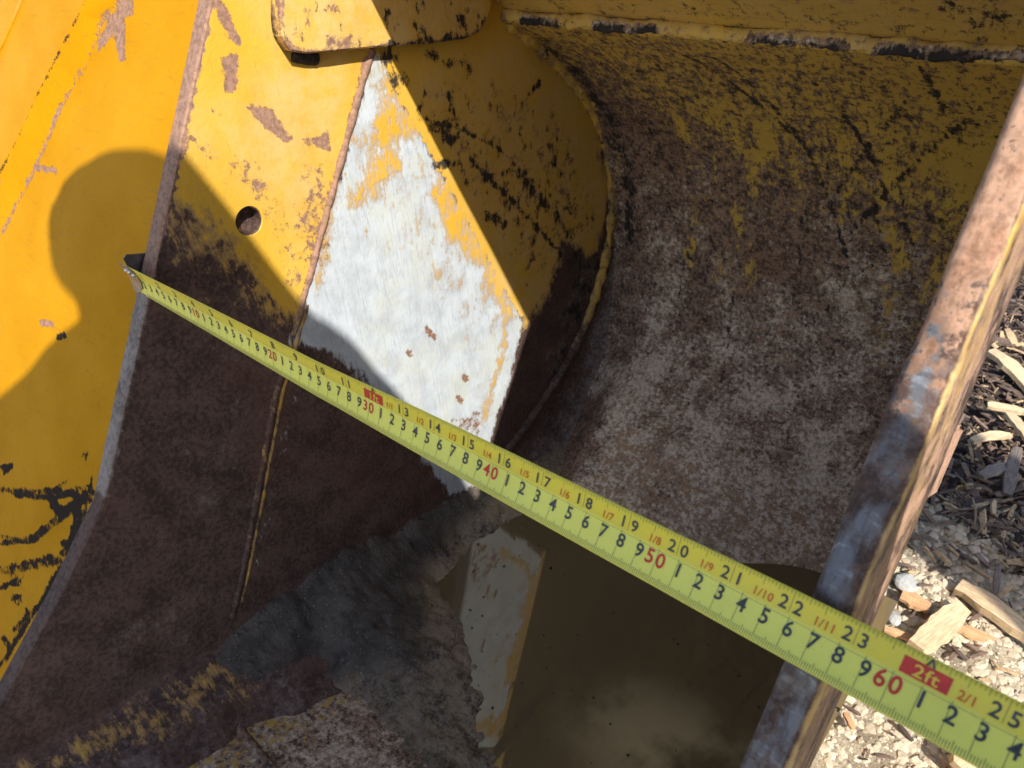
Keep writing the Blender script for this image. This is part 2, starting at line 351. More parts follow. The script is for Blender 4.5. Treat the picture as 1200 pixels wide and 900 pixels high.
def plate_attrs(Q, onface):
    f = lambda pts, soft: area(pab(pts), Q, soft)
    paint = f([(225, -120), (700, -60), (600, 30), (640, 60), (700, 140), (716, 230), (700, 300), (655, 300), (640, 345), (600, 400), (545, 400), (470, 300), (380, 300), (352, 375), (322, 368), (284, 305), (236, 256), (170, 218)], 0.026)
    # paint rubbed thin lower down, in streaks
    paint = np.maximum(paint, 0.47 * f([(180, 180), (300, 220), (350, 300), (340, 380), (250, 350), (165, 310)], 0.05))
    steel = f([(432, 60), (446, 62), (457, 90), (506, 180), (523, 210), (572, 300), (587, 327), (613, 377), (594, 455), (556, 570), (528, 580), (474, 502), (436, 452), (392, 412), (340, 402), (356, 350), (368, 310), (405, 180)], 0.020)  # worn steel, but cut along the sun's shadow edges: sunlit area painted pale
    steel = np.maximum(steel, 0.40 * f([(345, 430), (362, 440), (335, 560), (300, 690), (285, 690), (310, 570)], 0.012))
    yl = np.maximum.reduce([0.62 * f(p, 0.014) for p in ([(445, 80), (470, 75), (500, 160), (440, 190), (430, 150)], [(505, 170), (545, 230), (600, 330), (605, 375), (588, 380), (560, 320), (520, 280), (500, 225)],
                             [(430, 170), (470, 160), (480, 200), (420, 250), (405, 240)], [(398, 120), (410, 110), (405, 200), (380, 330), (362, 360), (370, 300), (395, 180)], [(590, 380), (600, 400), (570, 500), (560, 500)])])
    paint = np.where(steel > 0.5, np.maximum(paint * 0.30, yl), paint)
    dk = f([(650, 400), (668, 330), (655, 280), (700, 300), (716, 240), (730, 300), (690, 380), (650, 460), (600, 580)], 0.04)
    dkn = sstep(0.22, 0.80, dk + 0.30 * fbm(np.c_[Q, 0 * Q[:, 0]], 30, 3, 91)); paint = paint * (1 - dkn); steel = np.maximum(steel * (1 - sstep(0.3, 0.8, dk)), 0.30 * dk)
    thin = np.maximum.reduce([1.0 * f(p, 0.006) for p in ([(252, 3), (262, 5), (283, 50), (280, 56), (266, 40)], [(260, 68), (280, 60), (276, 108), (264, 110)], [(289, 124), (318, 126), (341, 162), (334, 166), (312, 150)],
                               [(352, 165), (385, 155), (390, 180), (370, 172)], [(249, 130), (262, 136), (256, 139)])])
    thin = np.maximum(thin, 0.62 * f([(215, 150), (260, 165), (310, 205), (345, 270), (360, 330), (340, 355), (315, 260), (260, 195), (205, 175)], 0.02))
    thin = np.maximum(thin, 0.50 * f([(350, 180), (395, 175), (395, 300), (345, 340), (340, 280)], 0.02))
    thin = np.maximum(thin, 0.85 * stroke(pab([(428, 70), (402, 180), (352, 365)]), Q, 0.007))
    thin = np.maximum(thin, 0.46 * f([(520, 490), (575, 470), (560, 530), (545, 575), (525, 540)], 0.012))
    thin = np.maximum(thin, 0.34 * f([(470, 80), (600, 60), (690, 150), (700, 290), (600, 330), (530, 230)], 0.03))
    thin = np.maximum(thin, 0.8 * np.maximum.reduce([stroke(pab([p, (p[0] + 4, p[1] + 5)]), Q, 0.009) for p in ((543, 440), (505, 390), (537, 466), (478, 412), (500, 384))]))
    film = f([(280, -20), (440, -20), (410, 140), (345, 350), (330, 260), (270, 190), (215, 165), (225, 120), (270, 120), (330, 60)], 0.02) * 0.6
    film = np.maximum(film, 0.55 * f([(470, 75), (600, 40), (720, 150), (710, 330), (600, 400), (560, 260)], 0.02))
    black = np.zeros(len(Q))
    for ln, wd, am in (([(525, 110), (545, 180), (600, 235), (660, 300)], .008, .8), ([(520, 145), (580, 170), (612, 200), (670, 250)], .006, .7), ([(500, 105), (490, 135), (520, 150)], .009, .7), ([(566, 210), (610, 198)], .010, .75),
                       ([(508, 195), (540, 190)], .010, .75), ([(620, 110), (632, 98)], .010, .75), ([(540, 75), (550, 80)], .015, .7), ([(610, 205), (640, 240), (670, 280)], .022, .68), ([(572, 250), (590, 262)], .016, .7),
                       ([(505, 150), (530, 165), (545, 150)], .014, .66), ([(455, 70), (475, 100)], .025, .62), ([(500, 62), (525, 75)], .012, .66), ([(640, 150), (655, 165)], .012, .6)):
        black = np.maximum(black, am * 0.84 * stroke(pab(ln), Q, wd * 0.9) ** 0.6)
    black = np.maximum(black, 0.36 * f([(560, 200), (660, 120), (700, 200), (715, 290), (640, 380), (600, 330)], 0.04))
    black = np.maximum(black, 0.30 * f([(470, 80), (600, 60), (680, 150), (690, 290), (600, 330), (530, 230)], 0.03))
    black = np.maximum(black, 0.46 * dkn)
    dust = np.full(len(Q), 0.10) + 0.30 * dkn + 0.22 * f([(280, 300), (330, 420), (260, 620), (180, 640), (230, 440)], 0.05) + 0.2 * f([(0, 830), (240, 665), (270, 730), (0, 880)], 0.02)
    e = 0.75 * (1 - sstep(0.0, 0.004, Q[:, 1])) * (Q[:, 0] < 0.2)
    dust = np.maximum(dust, e)
    front = Q[:, 1] < 0.0008
    inhole = np.linalg.norm(Q - hc, axis=1) < HR - 0.0004; paint = np.where(inhole, 0.1, paint); thin = np.where(inhole, 0, thin)
    return {'paint': paint * (~(front & (Q[:, 0] < 0.21)) | (Q[:, 0] < -0.3)), 'bare': steel, 'thin': np.where(front, np.where(Q[:, 0] < 0.0, 0.75, 0.15), thin), 'film': film, 'black': black, 'dust': dust}
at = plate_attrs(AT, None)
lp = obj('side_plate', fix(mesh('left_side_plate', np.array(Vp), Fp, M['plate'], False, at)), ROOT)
# outer face added to close the hole so it looks dark
oc = resample(np.vstack([outl, outl[:1]]), 0.03)[:-1]; nc = len(oc)
vo_, _, fo_, _, _, _ = delaunay_2d_cdt([Vector(p) for p in oc], [(i, (i + 1) % nc) for i in range(nc)], [], 1, 1e-7)
obj('hole_backing', fix(mesh('hole_backing', ab(0.0016, np.array(vo_)[:, 0], np.array(vo_)[:, 1]), [tuple(f) for f in fo_], M['plate'], False, {'paint': np.full(len(vo_), .35)})), lp)

# --- shell
smax = len(PROF); ncol = 120
xx = np.linspace(0, 1, ncol)
Xg = XI - 0.004 + (xin_right(PAB[:, 1])[:, None] + 0.006 - XI + 0.004) * xx[None]
Pn = PROF[:, None, :] + 0 * Xg[..., None]
V3 = np.concatenate([Xg[..., None], Pn], -1)
belly = 0.055 * sstep(0.03, 0.12, Xg) * (1 - sstep(0.25, 0.47, Xg)) * (sstep(0.52, 0.70, PS) * (1 - sstep(0.84, 0.98, PS)))[:, None]   # the back is pushed in above the water
V3[..., 1] -= belly * 0.75; V3[..., 2] += belly * 0.65
dn = 0.0022 * fbm(V3, 9, 4, 11)
V3 = V3 + dn[..., None] * np.concatenate([np.zeros((smax, 1)), NRM], 1)[:, None, :]
Vin = V3.reshape(-1, 3); Vout = (V3 - 0.012 * np.concatenate([np.zeros((smax, 1)), NRM], 1)[:, None, :]).reshape(-1, 3)
F = grid(smax, ncol); off = len(Vin); F += [tuple(off + i for i in f[::-1]) for f in grid(smax, ncol)]
for i in range(smax - 1):
    F.append((i * ncol, i * ncol + off, (i + 1) * ncol + off, (i + 1) * ncol)); q = ncol - 1
    F.append((i * ncol + q, (i + 1) * ncol + q, (i + 1) * ncol + q + off, i * ncol + q + off))
for j in range(ncol - 1):
    F.append((j, j + 1, j + 1 + off, j + off)); q = (smax - 1) * ncol
    F.append((q + j, q + j + off, q + j + 1 + off, q + j + 1))
Xf = np.concatenate([Xg.ravel()] * 2); Sf = np.concatenate([(PS[:, None] + 0 * Xg).ravel()] * 2)
big = fbm(np.c_[Xf * 1.6, Sf * 0.8, 0 * Xf], 7, 3, 21)
blot = fbm(np.c_[Xf * 1.9, Sf * 0.6, 0 * Xf], 24, 3, 25)
yb = 0.17 + 0.23 * Xf + 0.10 * big                      # how far down the paint survives
paint = 0.53 - 0.27 * sstep(yb - 0.16, yb + 0.20, Sf) - 0.25 * sstep(0.40, 0.60, Sf)
paint += 0.50 * np.clip(blot - 0.04, 0, 1) * sstep(0.12, 0.22, Sf) * (1 - sstep(0.42, 0.55, Sf))
paint += 0.06 * sstep(0.30, 0.5, Xf) * (1 - sstep(0.2, 0.45, Sf))
dust = 0.11 + 0.29 * sstep(0.12, 0.50, Sf) + 0.24 * sstep(0.45, 0.80, Sf) + 0.10 * big
dust += 0.22 * np.clip(fbm(np.c_[Xf * 1.3, Sf * 0.6, 0 * Xf], 13, 4, 29), -0.5, 0.6) * sstep(0.2, 0.4, Sf)
dust = np.where(Sf > 1.15, 0.53, dust)
low = sstep(0.52, 0.74, Sf) * (1 - sstep(0.80, 0.84, Sf))  # sandy tan, with the warm bounced glow painted in
paint = np.where(Sf > 1.15, 0.16 + 0.30 * (1 - sstep(0.10, 0.2, Xf)), paint)
sc = np.zeros(len(Xf)); Q = np.c_[Xf, Sf]
for ln in ([(.33, .06), (.40, .28)], [(.25, .05), (.36, .36)], [(.42, .10), (.33, .30)], [(.47, .12), (.36, .33)], [(.20, .02), (.30, .20)], [(.44, .02), (.45, .12)]): sc = np.maximum(sc, 0.66 * stroke(ln, Q, 0.006) ** 0.7)
sc = np.maximum(sc, 0.30 * sstep(0.02, 0.12, Sf) * (1 - sstep(0.30, 0.42, Sf)))
sc = np.maximum(sc, 0.55 * stroke([(.03, .06), (.05, .25), (.05, .42)], Q, 0.05))
for q in range(30):
    x0, s0 = XI + 0.5 * rng.random(), 0.02 + 0.40 * rng.random(); L = 0.05 + 0.16 * rng.random(); an = rng.normal() * 0.35
    xs_ = x0 + L * math.sin(an) * np.linspace(0, 1, 4) + 0.006 * rng.normal(size=4); sc = np.maximum(sc, (0.44 + 0.16 * rng.random()) * stroke(np.c_[xs_, s0 + L * math.cos(an) * np.linspace(0, 1, 4)], Q, 0.004) ** 0.7)
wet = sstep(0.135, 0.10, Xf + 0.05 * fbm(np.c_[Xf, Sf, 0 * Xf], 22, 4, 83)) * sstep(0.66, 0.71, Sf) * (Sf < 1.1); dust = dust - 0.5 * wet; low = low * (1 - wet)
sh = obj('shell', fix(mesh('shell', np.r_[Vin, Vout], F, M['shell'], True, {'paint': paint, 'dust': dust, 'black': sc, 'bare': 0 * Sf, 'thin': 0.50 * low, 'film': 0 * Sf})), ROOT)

# --- top plate behind the shell's end, its crusty step
def slab(name, P, th, mat, parent, attrs=None):
    return None
na, nx = 70, 110
tb = np.linspace(-0.002, 0.36, na); tx = np.linspace(XI, 0.562, nx)
TB, TX = np.meshgrid(tb, tx, indexing='ij')
TA = -0.368 + 0.02 * TB / 0.36
Vt = ab(TX, TA + 0.0012 * fbm(np.stack([TX, TB, 0 * TX], -1), 11, 3, 31), TB).reshape(-1, 3); Vt2 = ab(TX, TA - 0.018, TB).reshape(-1, 3)
F = grid(na, nx); o_ = len(Vt); F += [tuple(o_ + i for i in f[::-1]) for f in grid(na, nx)]
for i in range(na - 1): F += [(i * nx, i * nx + o_, (i + 1) * nx + o_, (i + 1) * nx), (i * nx + nx - 1, (i + 1) * nx + nx - 1, (i + 1) * nx + nx - 1 + o_, i * nx + nx - 1 + o_)]
for j in range(nx - 1): F += [(j, j + 1, j + 1 + o_, j + o_), ((na - 1) * nx + j, (na - 1) * nx + j + o_, (na - 1) * nx + j + 1 + o_, (na - 1) * nx + j + 1)]
XT, BT = np.r_[TX.ravel(), TX.ravel()], np.r_[TB.ravel(), TB.ravel()]; Q = np.c_[XT, BT]
blk = np.zeros(len(Q))
for ln in ([(.40, .12), (.47, .27)], [(.34, .23), (.43, .26)], [(.36, .20), (.42, .25)], [(.25, .18), (.32, .22)], [(.15, .20), (.24, .24)], [(.46, .2), (.52, .28)]): blk = np.maximum(blk, 0.6 * stroke(ln, Q, 0.007))
obj('top_plate', fix(mesh('top_plate', np.r_[Vt, Vt2], F, M['shell'], False, {'paint': 0.86 + 0 * XT, 'black': np.maximum(blk, 0.32), 'dust': 0.3 + 0 * XT, 'thin': 0.33 + 0 * XT, 'bare': 0 * XT, 'film': 0.3 + 0 * XT})), ROOT)
# weld step along the end of the shell
WOB_ = fbm(np.c_[np.arange(4000) * 0.16, np.zeros(4000), np.zeros(4000)], 1, 4, 78)
rings = []
xs = np.arange(XI, 0.556, 0.003)
e0 = PAB[0]
for i, X in enumerate(xs):
    r = 0.0070 * (1 + 0.30 * WOB_[i]); jit = 0.0016 * (rng.random(2) - 0.5) + 0.004 * np.array([WOB_[i + 700], WOB_[i + 1400]])
    c = (e0[0] - 0.0065, e0[1] - 0.001)
    ring = [ab(X, c[0] + jit[0] + r * 1.0 * math.cos(t) * (1.1 if math.cos(t) > 0 else .9), c[1] + jit[1] - r * 0.55 * math.sin(t)) for t in np.linspace(0, 2 * math.pi, 10, endpoint=False)]
    rings.append(np.array(ring))
Vw, Fw = sweep(xs, rings)
av = to_ab(Vw)
crust = 0.68 * sstep(0.32, -0.12, fbm(np.c_[Vw[:, 0] * 1.0, 0 * Vw[:, 0], 0 * Vw[:, 0]], 30, 3, 3)) * sstep(e0[0] - 0.010, e0[0] - 0.0005, av[:, 0])
obj('weld_bead', fix(mesh('step_bead', Vw, Fw, M['shell'], True, {'paint': 0.68 - crust * 0.9, 'black': np.maximum(crust, 0.2), 'dust': 0.45 + 0 * crust, 'thin': 0.36 + 0 * crust, 'bare': 0 * crust, 'film': 0.5 + 0 * crust})), ROOT)

# --- weld beads on the left plate
WOB = fbm(np.c_[np.arange(4000) * 0.21, np.zeros(4000), np.zeros(4000)], 1, 3, 77)
def bead(name, P, normals, r, mat, parent, attr, lump=0.35):
    P = resample(P, 0.0028); rings = []; ph = len(bpy.data.objects) * 131
    T = np.gradient(P, axis=0); T /= np.linalg.norm(T, axis=1)[:, None]
    for i in range(len(P)):
        nrm = np.array(normals); nrm = nrm - T[i] * (nrm @ T[i]); nrm /= np.linalg.norm(nrm); s = np.cross(T[i], nrm)
        rr = r * (1 + lump * 1.6 * (WOB[(i + ph) % 4000] + 0.35 * (rng.random() - 0.5)))
        rings.append(np.array([P[i] + s * rr * 1.25 * math.cos(t) + nrm * rr * 0.8 * math.sin(t) for t in np.linspace(0, 2 * math.pi, 8, endpoint=False)]))
    V, F = sweep(P, rings); n = len(V)
    return obj(name, fix(mesh(name, V, F, mat, True, {k: (v(V) if callable(v) else np.full(n, v)) for k, v in attr.items()})), parent)
seam = [at_x(u, v, XI) for u, v in [(437, 58), (428, 85), (402, 180), (352, 365), (322, 470), (300, 590), (283, 680), (272, 725)]]
bead('weld_bead', np.array(seam), (1, 0, 0), 0.0030, M['plate'], lp,
     {'paint': lambda V: 0.28 + 0.30 * sstep(-0.16, -0.05, V[:, 2]) , 'thin': lambda V: 0.75 * sstep(-0.13, -0.07, V[:, 2]), 'dust': 0.25, 'bare': 0.2, 'black': 0.1, 'film': 0.3})
seam2 = [p + np.array([0, 0.010, 0.003]) for p in seam[3:]]
bead('paint_ridge', np.array(seam2), (1, 0, 0), 0.0016, M['plate'], lp, {'paint': lambda V: 0.46 + 0.30 * fbm(V, 38, 3, 71), 'thin': 0.1, 'dust': 0.2, 'bare': 0.3, 'black': 0.1, 'film': 0.1})
jn = [(597, 28), (640, 60), (690, 120), (712, 180), (717, 235), (711, 295), (690, 370), (664, 425), (636, 470), (604, 516), (578, 546)]
jp = np.array([at_x(u, v, XI + 0.003) for u, v in jn])
bead('weld_bead', smooth_line(jp, 120), (1, -0.6, 0.2), 0.0056, M['plate'], ROOT, {'paint': lambda V: 0.60 * sstep(-0.42, -0.30, V[:, 2]), 'thin': 0.26, 'dust': 0.35, 'bare': 0.2, 'black': 0.32, 'film': 0.3})

# --- doubler plate at the top of the left side
dpx = [(331, -140), (331, 28), (334, 44), (343, 58), (360, 61), (436, 54), (500, 50), (545, 44), (562, 36), (571, 22), (575, 4), (580, -60), (600, -140)]
TD = 0.015
d2 = np.array(pab(dpx, XI + TD)); d2 = resample(np.vstack([d2, d2[:1]]), 0.006)[:-1]
aa, bb = np.meshgrid(np.arange(d2[:, 0].min(), d2[:, 0].max(), 0.006), np.arange(d2[:, 1].min(), d2[:, 1].max(), 0.006)); pts = np.c_[aa.ravel(), bb.ravel()] + (rng.random((aa.size, 2)) - .5) * .001
pts = pts[sdist(d2, pts) < -0.004]
vv, _, ff, vo, _, _ = delaunay_2d_cdt([Vector(p) for p in np.vstack([d2, pts])], [(i, (i + 1) % len(d2)) for i in range(len(d2))], [], 0, 1e-6)
vv = np.array(vv); ff = np.array([f for f in ff if len(f) == 3]); ff = ff[sdist(d2, vv[ff].mean(1)) < 0]
n0 = len(vv); cen = d2.mean(0); lp_i = list(range(len(d2)))
out2 = vv[:len(d2)]; tn = np.roll(out2, -1, 0) - np.roll(out2, 1, 0); on = np.c_[tn[:, 1], -tn[:, 0]]; on /= np.linalg.norm(on, axis=1)[:, None]
if sdist(d2, out2[:1] + on[:1] * .002)[0] < 0: on = -on
Vd = list(ab(XI + TD + 0.001 * fbm(np.c_[vv, 0 * vv[:, 0]], 20, 3, 8), vv[:, 0], vv[:, 1])); Fd = [tuple(f) for f in ff]; prev = lp_i
for X, of in ((XI + TD - 0.0015, 0.0015), (XI + 0.0008, 0.0015)):
    Qq = out2 + on * of; b0 = len(Vd); Vd += list(ab(X, Qq[:, 0], Qq[:, 1])); cur = list(range(b0, b0 + len(d2)))
    for i in range(len(d2)): q = (i + 1) % len(d2); Fd.append((prev[i], prev[q], cur[q], cur[i]))
    prev = cur
Fd.append(tuple(prev)); Vd = np.array(Vd); Qd = to_ab(Vd); side = (np.arange(len(Vd)) >= n0 + len(d2))
fd = lambda pts, soft: area(pab(pts, XI + TD), Qd, soft)
blk = np.maximum.reduce([0.65 * stroke(pab(l, XI + TD), Qd, wd) for l, wd in (([(525, 0), (540, 20), (548, 40)], .008), ([(452, 8), (453, 26)], .009), ([(485, 30), (497, 40)], .008), ([(550, 5), (568, 20), (560, 38)], .012), ([(440, 55), (560, 42)], .008))])
thn = np.maximum.reduce([0.7 * fd(p, 0.01) for p in ([(365, 0), (395, 0), (408, 25), (395, 22)], [(355, 12), (365, 12), (365, 45), (357, 40)], [(385, 38), (432, 45), (432, 54), (385, 56)])])
thn = np.maximum(thn, 0.55 * (sdist(d2, Qd) > -0.004))
obj('doubler_plate', fix(mesh('doubler_plate', Vd, Fd, M['plate'], False, {'paint': np.where(side, 0.35, 0.85), 'black': np.where(side, 0.45, np.maximum(blk, 0.25)), 'thin': np.where(side, 0.2, thn), 'dust': 0.3 + 0 * blk, 'bare': 0 * blk, 'film': 0.8 + 0 * blk})), ROOT)
bead('weld_bead', np.array([at_x(u, v, XI + 0.002) for u, v in [(343, 66), (352, 68), (372, 69)]]), (1, 0, -.3), 0.0045, M['plate'], ROOT, {'paint': 0.2, 'black': 0.6, 'dust': 0.3, 'thin': 0.1, 'bare': 0, 'film': 0})
bl = ab(XI + 0.012, -0.352, 0.318)

# --- corner fillet of hardened dirt and weld between left plate and floor
jn2 = [(-60, 917), (0, 885), (90, 840), (180, 790), (270, 735), (330, 690), (400, 640), (480, 600), (545, 570), (600, 520), (640, 462), (668, 415), (692, 366), (708, 310)]
J = smooth_line(np.array([at_x(u, v, XI)[1:] for u, v in jn2]), 220); secs = []
for i, p in enumerate(J):
    kx = np.argmin(np.linalg.norm(PROF - p, axis=1)); cpt = PROF[kx]; d = max(np.linalg.norm(cpt - p), 0.006)
    t = np.linspace(0, 1, 16)[:, None]
    wob = 1 + 0.18 * vnoise(np.array([[i * 0.15, 0, 0]]), 1, 4)[0]
    wd = min(0.09, d * 1.35 + 0.006) * wob * (1 - 0.75 * float(sstep(0.62, 0.80, i / len(J))))
    A3 = np.array([XI - 0.002, *p]); B3 = np.array([XI, *(cpt * .62 + p * .38)]); C3 = np.array([XI + wd, *(cpt - 0.002 * NRM[kx])])
    s = (1 - t) ** 2 * A3 + 2 * t * (1 - t) * B3 + t ** 2 * C3
    secs.append(s)
SV = np.array(secs); SV += 0.004 * fbm(SV, 22, 4, 17)[..., None] * np.array([.6, -.2, .8]); n1_, n2_ = SV.shape[:2]
SV = SV.reshape(-1, 3); ii = np.repeat(np.arange(n1_) / n1_, n2_); tt = np.tile(np.linspace(0, 1, n2_), n1_)
yl = sstep(0.42, 0.30, ii) * np.exp(-((tt - 0.5) / 0.3) ** 2) * 0.44
obj('corner_fillet', mesh('corner_fillet', SV, [f for f in grid(n1_, n2_)], M['plate'], True, {'paint': yl, 'dust': 0.16 + 0.25 * tt + 0.25 * tt * (ii > .6), 'black': 0.15 * (1 - tt), 'thin': 0.27 * (ii < 0.45), 'bare': 0 * tt, 'film': 0 * tt}), ROOT)

# --- right side: thick front bar and the tapering plate behind it
as_ = np.arange(-0.375, 0.33, 0.006); rings = []
sec = [(0.5635, 0.112), (0.5635, 0.06), (0.5635, 0.03), (0.5635, 0.012), (0.5635, 0.0025), (0.5655, 0.0), (0.568, 0), (0.571, 0), (0.574, 0.0), (0.5772, 0.0005), (0.5797, 0.003), (0.5800, 0.008), (0.58, 0.014), (0.5798, 0.025), (0.5795, 0.04), (0.579, 0.06), (0.579, 0.08), (0.5785, 0.112)]
for a in as_:
    q = np.array(sec); e = 0.0014 * vnoise(np.array([[a * 30, i * 0.7, 2] for i in range(len(sec))]), 1, 6)
    rings.append(ab(q[:, 0] + e, a, q[:, 1] + 1.3 * e + 0.0016 * vnoise(np.array([[a * 12, 0, 0]]), 1, 2)))
Vb, Fb = sweep(as_, rings); i_ = np.tile(np.arange(len(sec)), len(as_)); a_ = np.repeat(as_, len(sec))
front = ((i_ >= 4) & (i_ <= 9)).astype(float)
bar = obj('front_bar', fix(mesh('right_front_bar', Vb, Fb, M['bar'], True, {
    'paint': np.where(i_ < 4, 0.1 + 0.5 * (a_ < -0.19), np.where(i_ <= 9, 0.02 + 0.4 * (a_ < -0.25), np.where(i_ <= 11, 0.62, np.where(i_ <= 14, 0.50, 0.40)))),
    'thin': np.where((i_ >= 4) & (i_ <= 9), 0.68 - 0.46 * sstep(-0.24, 0.02, a_), np.where(i_ > 11, 0.50, 0.30)) * (a_ > -9), 'bare': (0.30 + 0.10 * sstep(-0.24, 0.02, a_)) * front + 0.1, 'dust': 0.4 + 0 * i_, 'black': 0.24 * front, 'film': np.where(i_ >= 9, 1.0, 0.5)})), ROOT)  # thin film gives way to dark steel lower down: shade put into colour
def boxab(x0, x1, a0, a1, b0, b1): return np.array([ab(x, a, b) for x in (x0, x1) for a in (a0, a1) for b in (b0, b1)])
BF = [(0, 1, 3, 2), (4, 6, 7, 5), (0, 4, 5, 1), (2, 3, 7, 6), (0, 2, 6, 4), (1, 5, 7, 3)]
def bevel_box(name, V, mat, parent, w=0.002, attrs=None):
    me = mesh(name, V, BF, mat); bm = bmesh.new(); bm.from_mesh(me); bmesh.ops.recalc_face_normals(bm, faces=bm.faces)
    bmesh.ops.subdivide_edges(bm, edges=bm.edges, cuts=3, use_grid_fill=True)
    bmesh.ops.bevel(bm, geom=[e for e in bm.edges if e.calc_face_angle(0) > 0.5], offset=w, segments=2, affect='EDGES'); bm.to_mesh(me); bm.free()
    for k_, v_ in (attrs or {}).items():
        a = me.attributes.new(k_, 'FLOAT', 'POINT'); a.data.foreach_set('value', np.full(len(me.vertices), v_, np.float32))
    return obj(name, me, parent)
bevel_box('side_lug', boxab(0.555, 0.579, -0.092, -0.052, 0.108, 0.150), M['bar'], ROOT, 0.002, {'paint': 0.3, 'thin': 0.62, 'dust': 0.4, 'film': .6})
po = np.array([(-0.37, 0.02), (0.30, 0.02), (0.45, -0.06)] + [tuple(p) for p in pb[::-1][10::4]] + [(-0.36, 0.30)])
Vr = []; 
for th in (0.0, 0.013): Vr.append(ab(xin_right(po[:, 1]) + th, po[:, 0], po[:, 1]))
n_ = len(po); Fr = [(i, (i + 1) % n_, n_ + (i + 1) % n_, n_ + i) for i in range(n_)]
tri = delaunay_2d_cdt([Vector(p) for p in po], [(i, (i + 1) % n_) for i in range(n_)], [], 1, 1e-7)
if len(tri[0]) == n_:
    Fr += [tuple(f) for f in tri[2]] + [tuple(n_ + i for i in f[::-1]) for f in tri[2]]
obj('side_plate', fix(mesh('right_side_plate', np.concatenate(Vr), Fr, M['bar'], False, {'paint': np.full(2 * n_, .45), 'thin': np.full(2 * n_, .3), 'dust': np.full(2 * n_, .4)})), ROOT)

# --- weld ridge across the floor
def at_floor(u, v):
    r = ray(u, v); lo, hi = 0.3, 2.0
    f = lambda s: (CAM + r * s)[2] - floor_z((CAM + r * s)[1])
    for s in np.linspace(0.3, 1.6, 400):
        if f(s) < 0: return CAM + r * s
    return CAM + r
fl = np.array([at_floor(u, v) for u, v in [(232, 815), (255, 832), (282, 862), (318, 905), (360, 960)]]) + np.array([0, 0, 0.001])
bead('weld_bead', smooth_line(fl, 60), (0, 0, 1), 0.0055, M['shell'], sh, {'paint': 0.30, 'dust': 0.45, 'thin': 0.40, 'black': 0.2, 'bare': 0, 'film': 0}, 0.15)

# ------------------------------------------------------------------ water and mud in the bucket
WZ = -0.513
k = NT('murky_water'); n = k.noise(6, 3, 0.5)
wc = k.mix(n, (0.112, 0.082, 0.040), (0.155, 0.118, 0.062)); gd = k.n('TexGradient', gradient_type='SPHERICAL'); k.l(k.coord((5.5, 9.5, 0)), gd.inputs['Vector']); gd.inputs['Vector'].links[0].from_node.inputs['Location'].default_value = (-0.45 * 5.5, -0.16 * 9.5, 0.0); wc = k.mix(k.math('MULTIPLY', k.remap(gd.outputs['Fac'], 0.0, 0.8), k.remap(k.noise(11, 4, 0.6), 0.35, 0.6)), wc, (0.42, 0.33, 0.17))  # pale spot is a glow on the water, painted into its colour
sp = k.noise(85, 2, 0.5); wc = k.mix(k.remap(sp, 0.755, 0.77), wc, (0.012, 0.010, 0.008))
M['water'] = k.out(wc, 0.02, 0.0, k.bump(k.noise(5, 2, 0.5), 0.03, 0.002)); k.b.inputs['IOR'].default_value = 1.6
wy = [(p[0], p[1]) for p in PROF if p[1] < WZ + 0.004]; y0, y1 = min(p[0] for p in wy) - 0.012, max(p[0] for p in wy) + 0.006
wx = np.linspace(XI, 0.548, 40); wyy = np.linspace(y0, y1, 40); WX, WY = np.meshgrid(wx, wyy, indexing='ij')
Vw = np.stack([WX, WY, np.full_like(WX, WZ)], -1).reshape(-1, 3)
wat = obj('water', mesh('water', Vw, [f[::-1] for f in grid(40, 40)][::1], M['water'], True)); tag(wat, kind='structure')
bm = bmesh.new(); bm.from_mesh(wat.data); bmesh.ops.recalc_face_normals(bm, faces=bm.faces)
if bm.faces.__iter__().__next__().normal.z < 0: bmesh.ops.reverse_faces(bm, faces=bm.faces)
bm.to_mesh(wat.data); bm.free()

ctl = []
for u, v in [(560, 562), (520, 582), (480, 598), (440, 618), (400, 636), (365, 662), (330, 686), (300, 712), (270, 735), (235, 760)]: ctl.append(at_x(u, v, XI) + np.array([0.001, 0, -0.004]))
for u, v, z in [(450, 690, -.468), (500, 640, -.478), (400, 720, -.448), (340, 745, -.436), (290, 770, -.432), (545, 610, -.487), (575, 595, -.496), (350, 700, -.425), (460, 630, -.455), (560, 590, -.490),
                (430, 760, -.474), (470, 760, -.484), (500, 800, -.497), (480, 850, -.493), (520, 850, -.503), (500, 900, -.500), (450, 740, -.474), (400, 770, -.462)]: ctl.append(at_z(u, v, z))
for u, v in [(700, 643), (660, 628), (625, 612), (590, 618), (545, 632), (530, 655), (540, 720), (545, 770), (560, 820), (572, 860), (585, 900), (590, 940)]: ctl.append(at_z(u, v, WZ + 0.0005))
for u, v in [(740, 690), (680, 680), (640, 670), (600, 680), (580, 740), (600, 800), (610, 860), (640, 900), (800, 800), (515, 685), (760, 660)]: ctl.append(at_z(u, v, WZ) + np.array([0, 0, -0.016]))
for u, v in [(590, 540), (640, 510), (672, 520), (630, 560)]: ctl.append(at_z(u, v, -0.504))
for u, v in [(205, 808), (250, 824), (310, 824), (350, 803), (385, 786), (420, 803), (440, 842), (462, 885), (475, 930)]: ctl.append(at_floor(u, v) + np.array([0, 0, 0.003]))
for u, v in [(230, 850), (300, 850), (380, 820), (410, 860), (330, 890), (420, 900), (250, 900), (380, 940)]: ctl.append(at_floor(u, v) + np.array([0, 0, -0.014]))
ctl = np.array(ctl)
mxs = np.arange(XI - 0.001, 0.42, 0.0024); mys = np.arange(-0.20, 0.60, 0.0024); MX, MY = np.meshgrid(mxs, mys, indexing='ij')
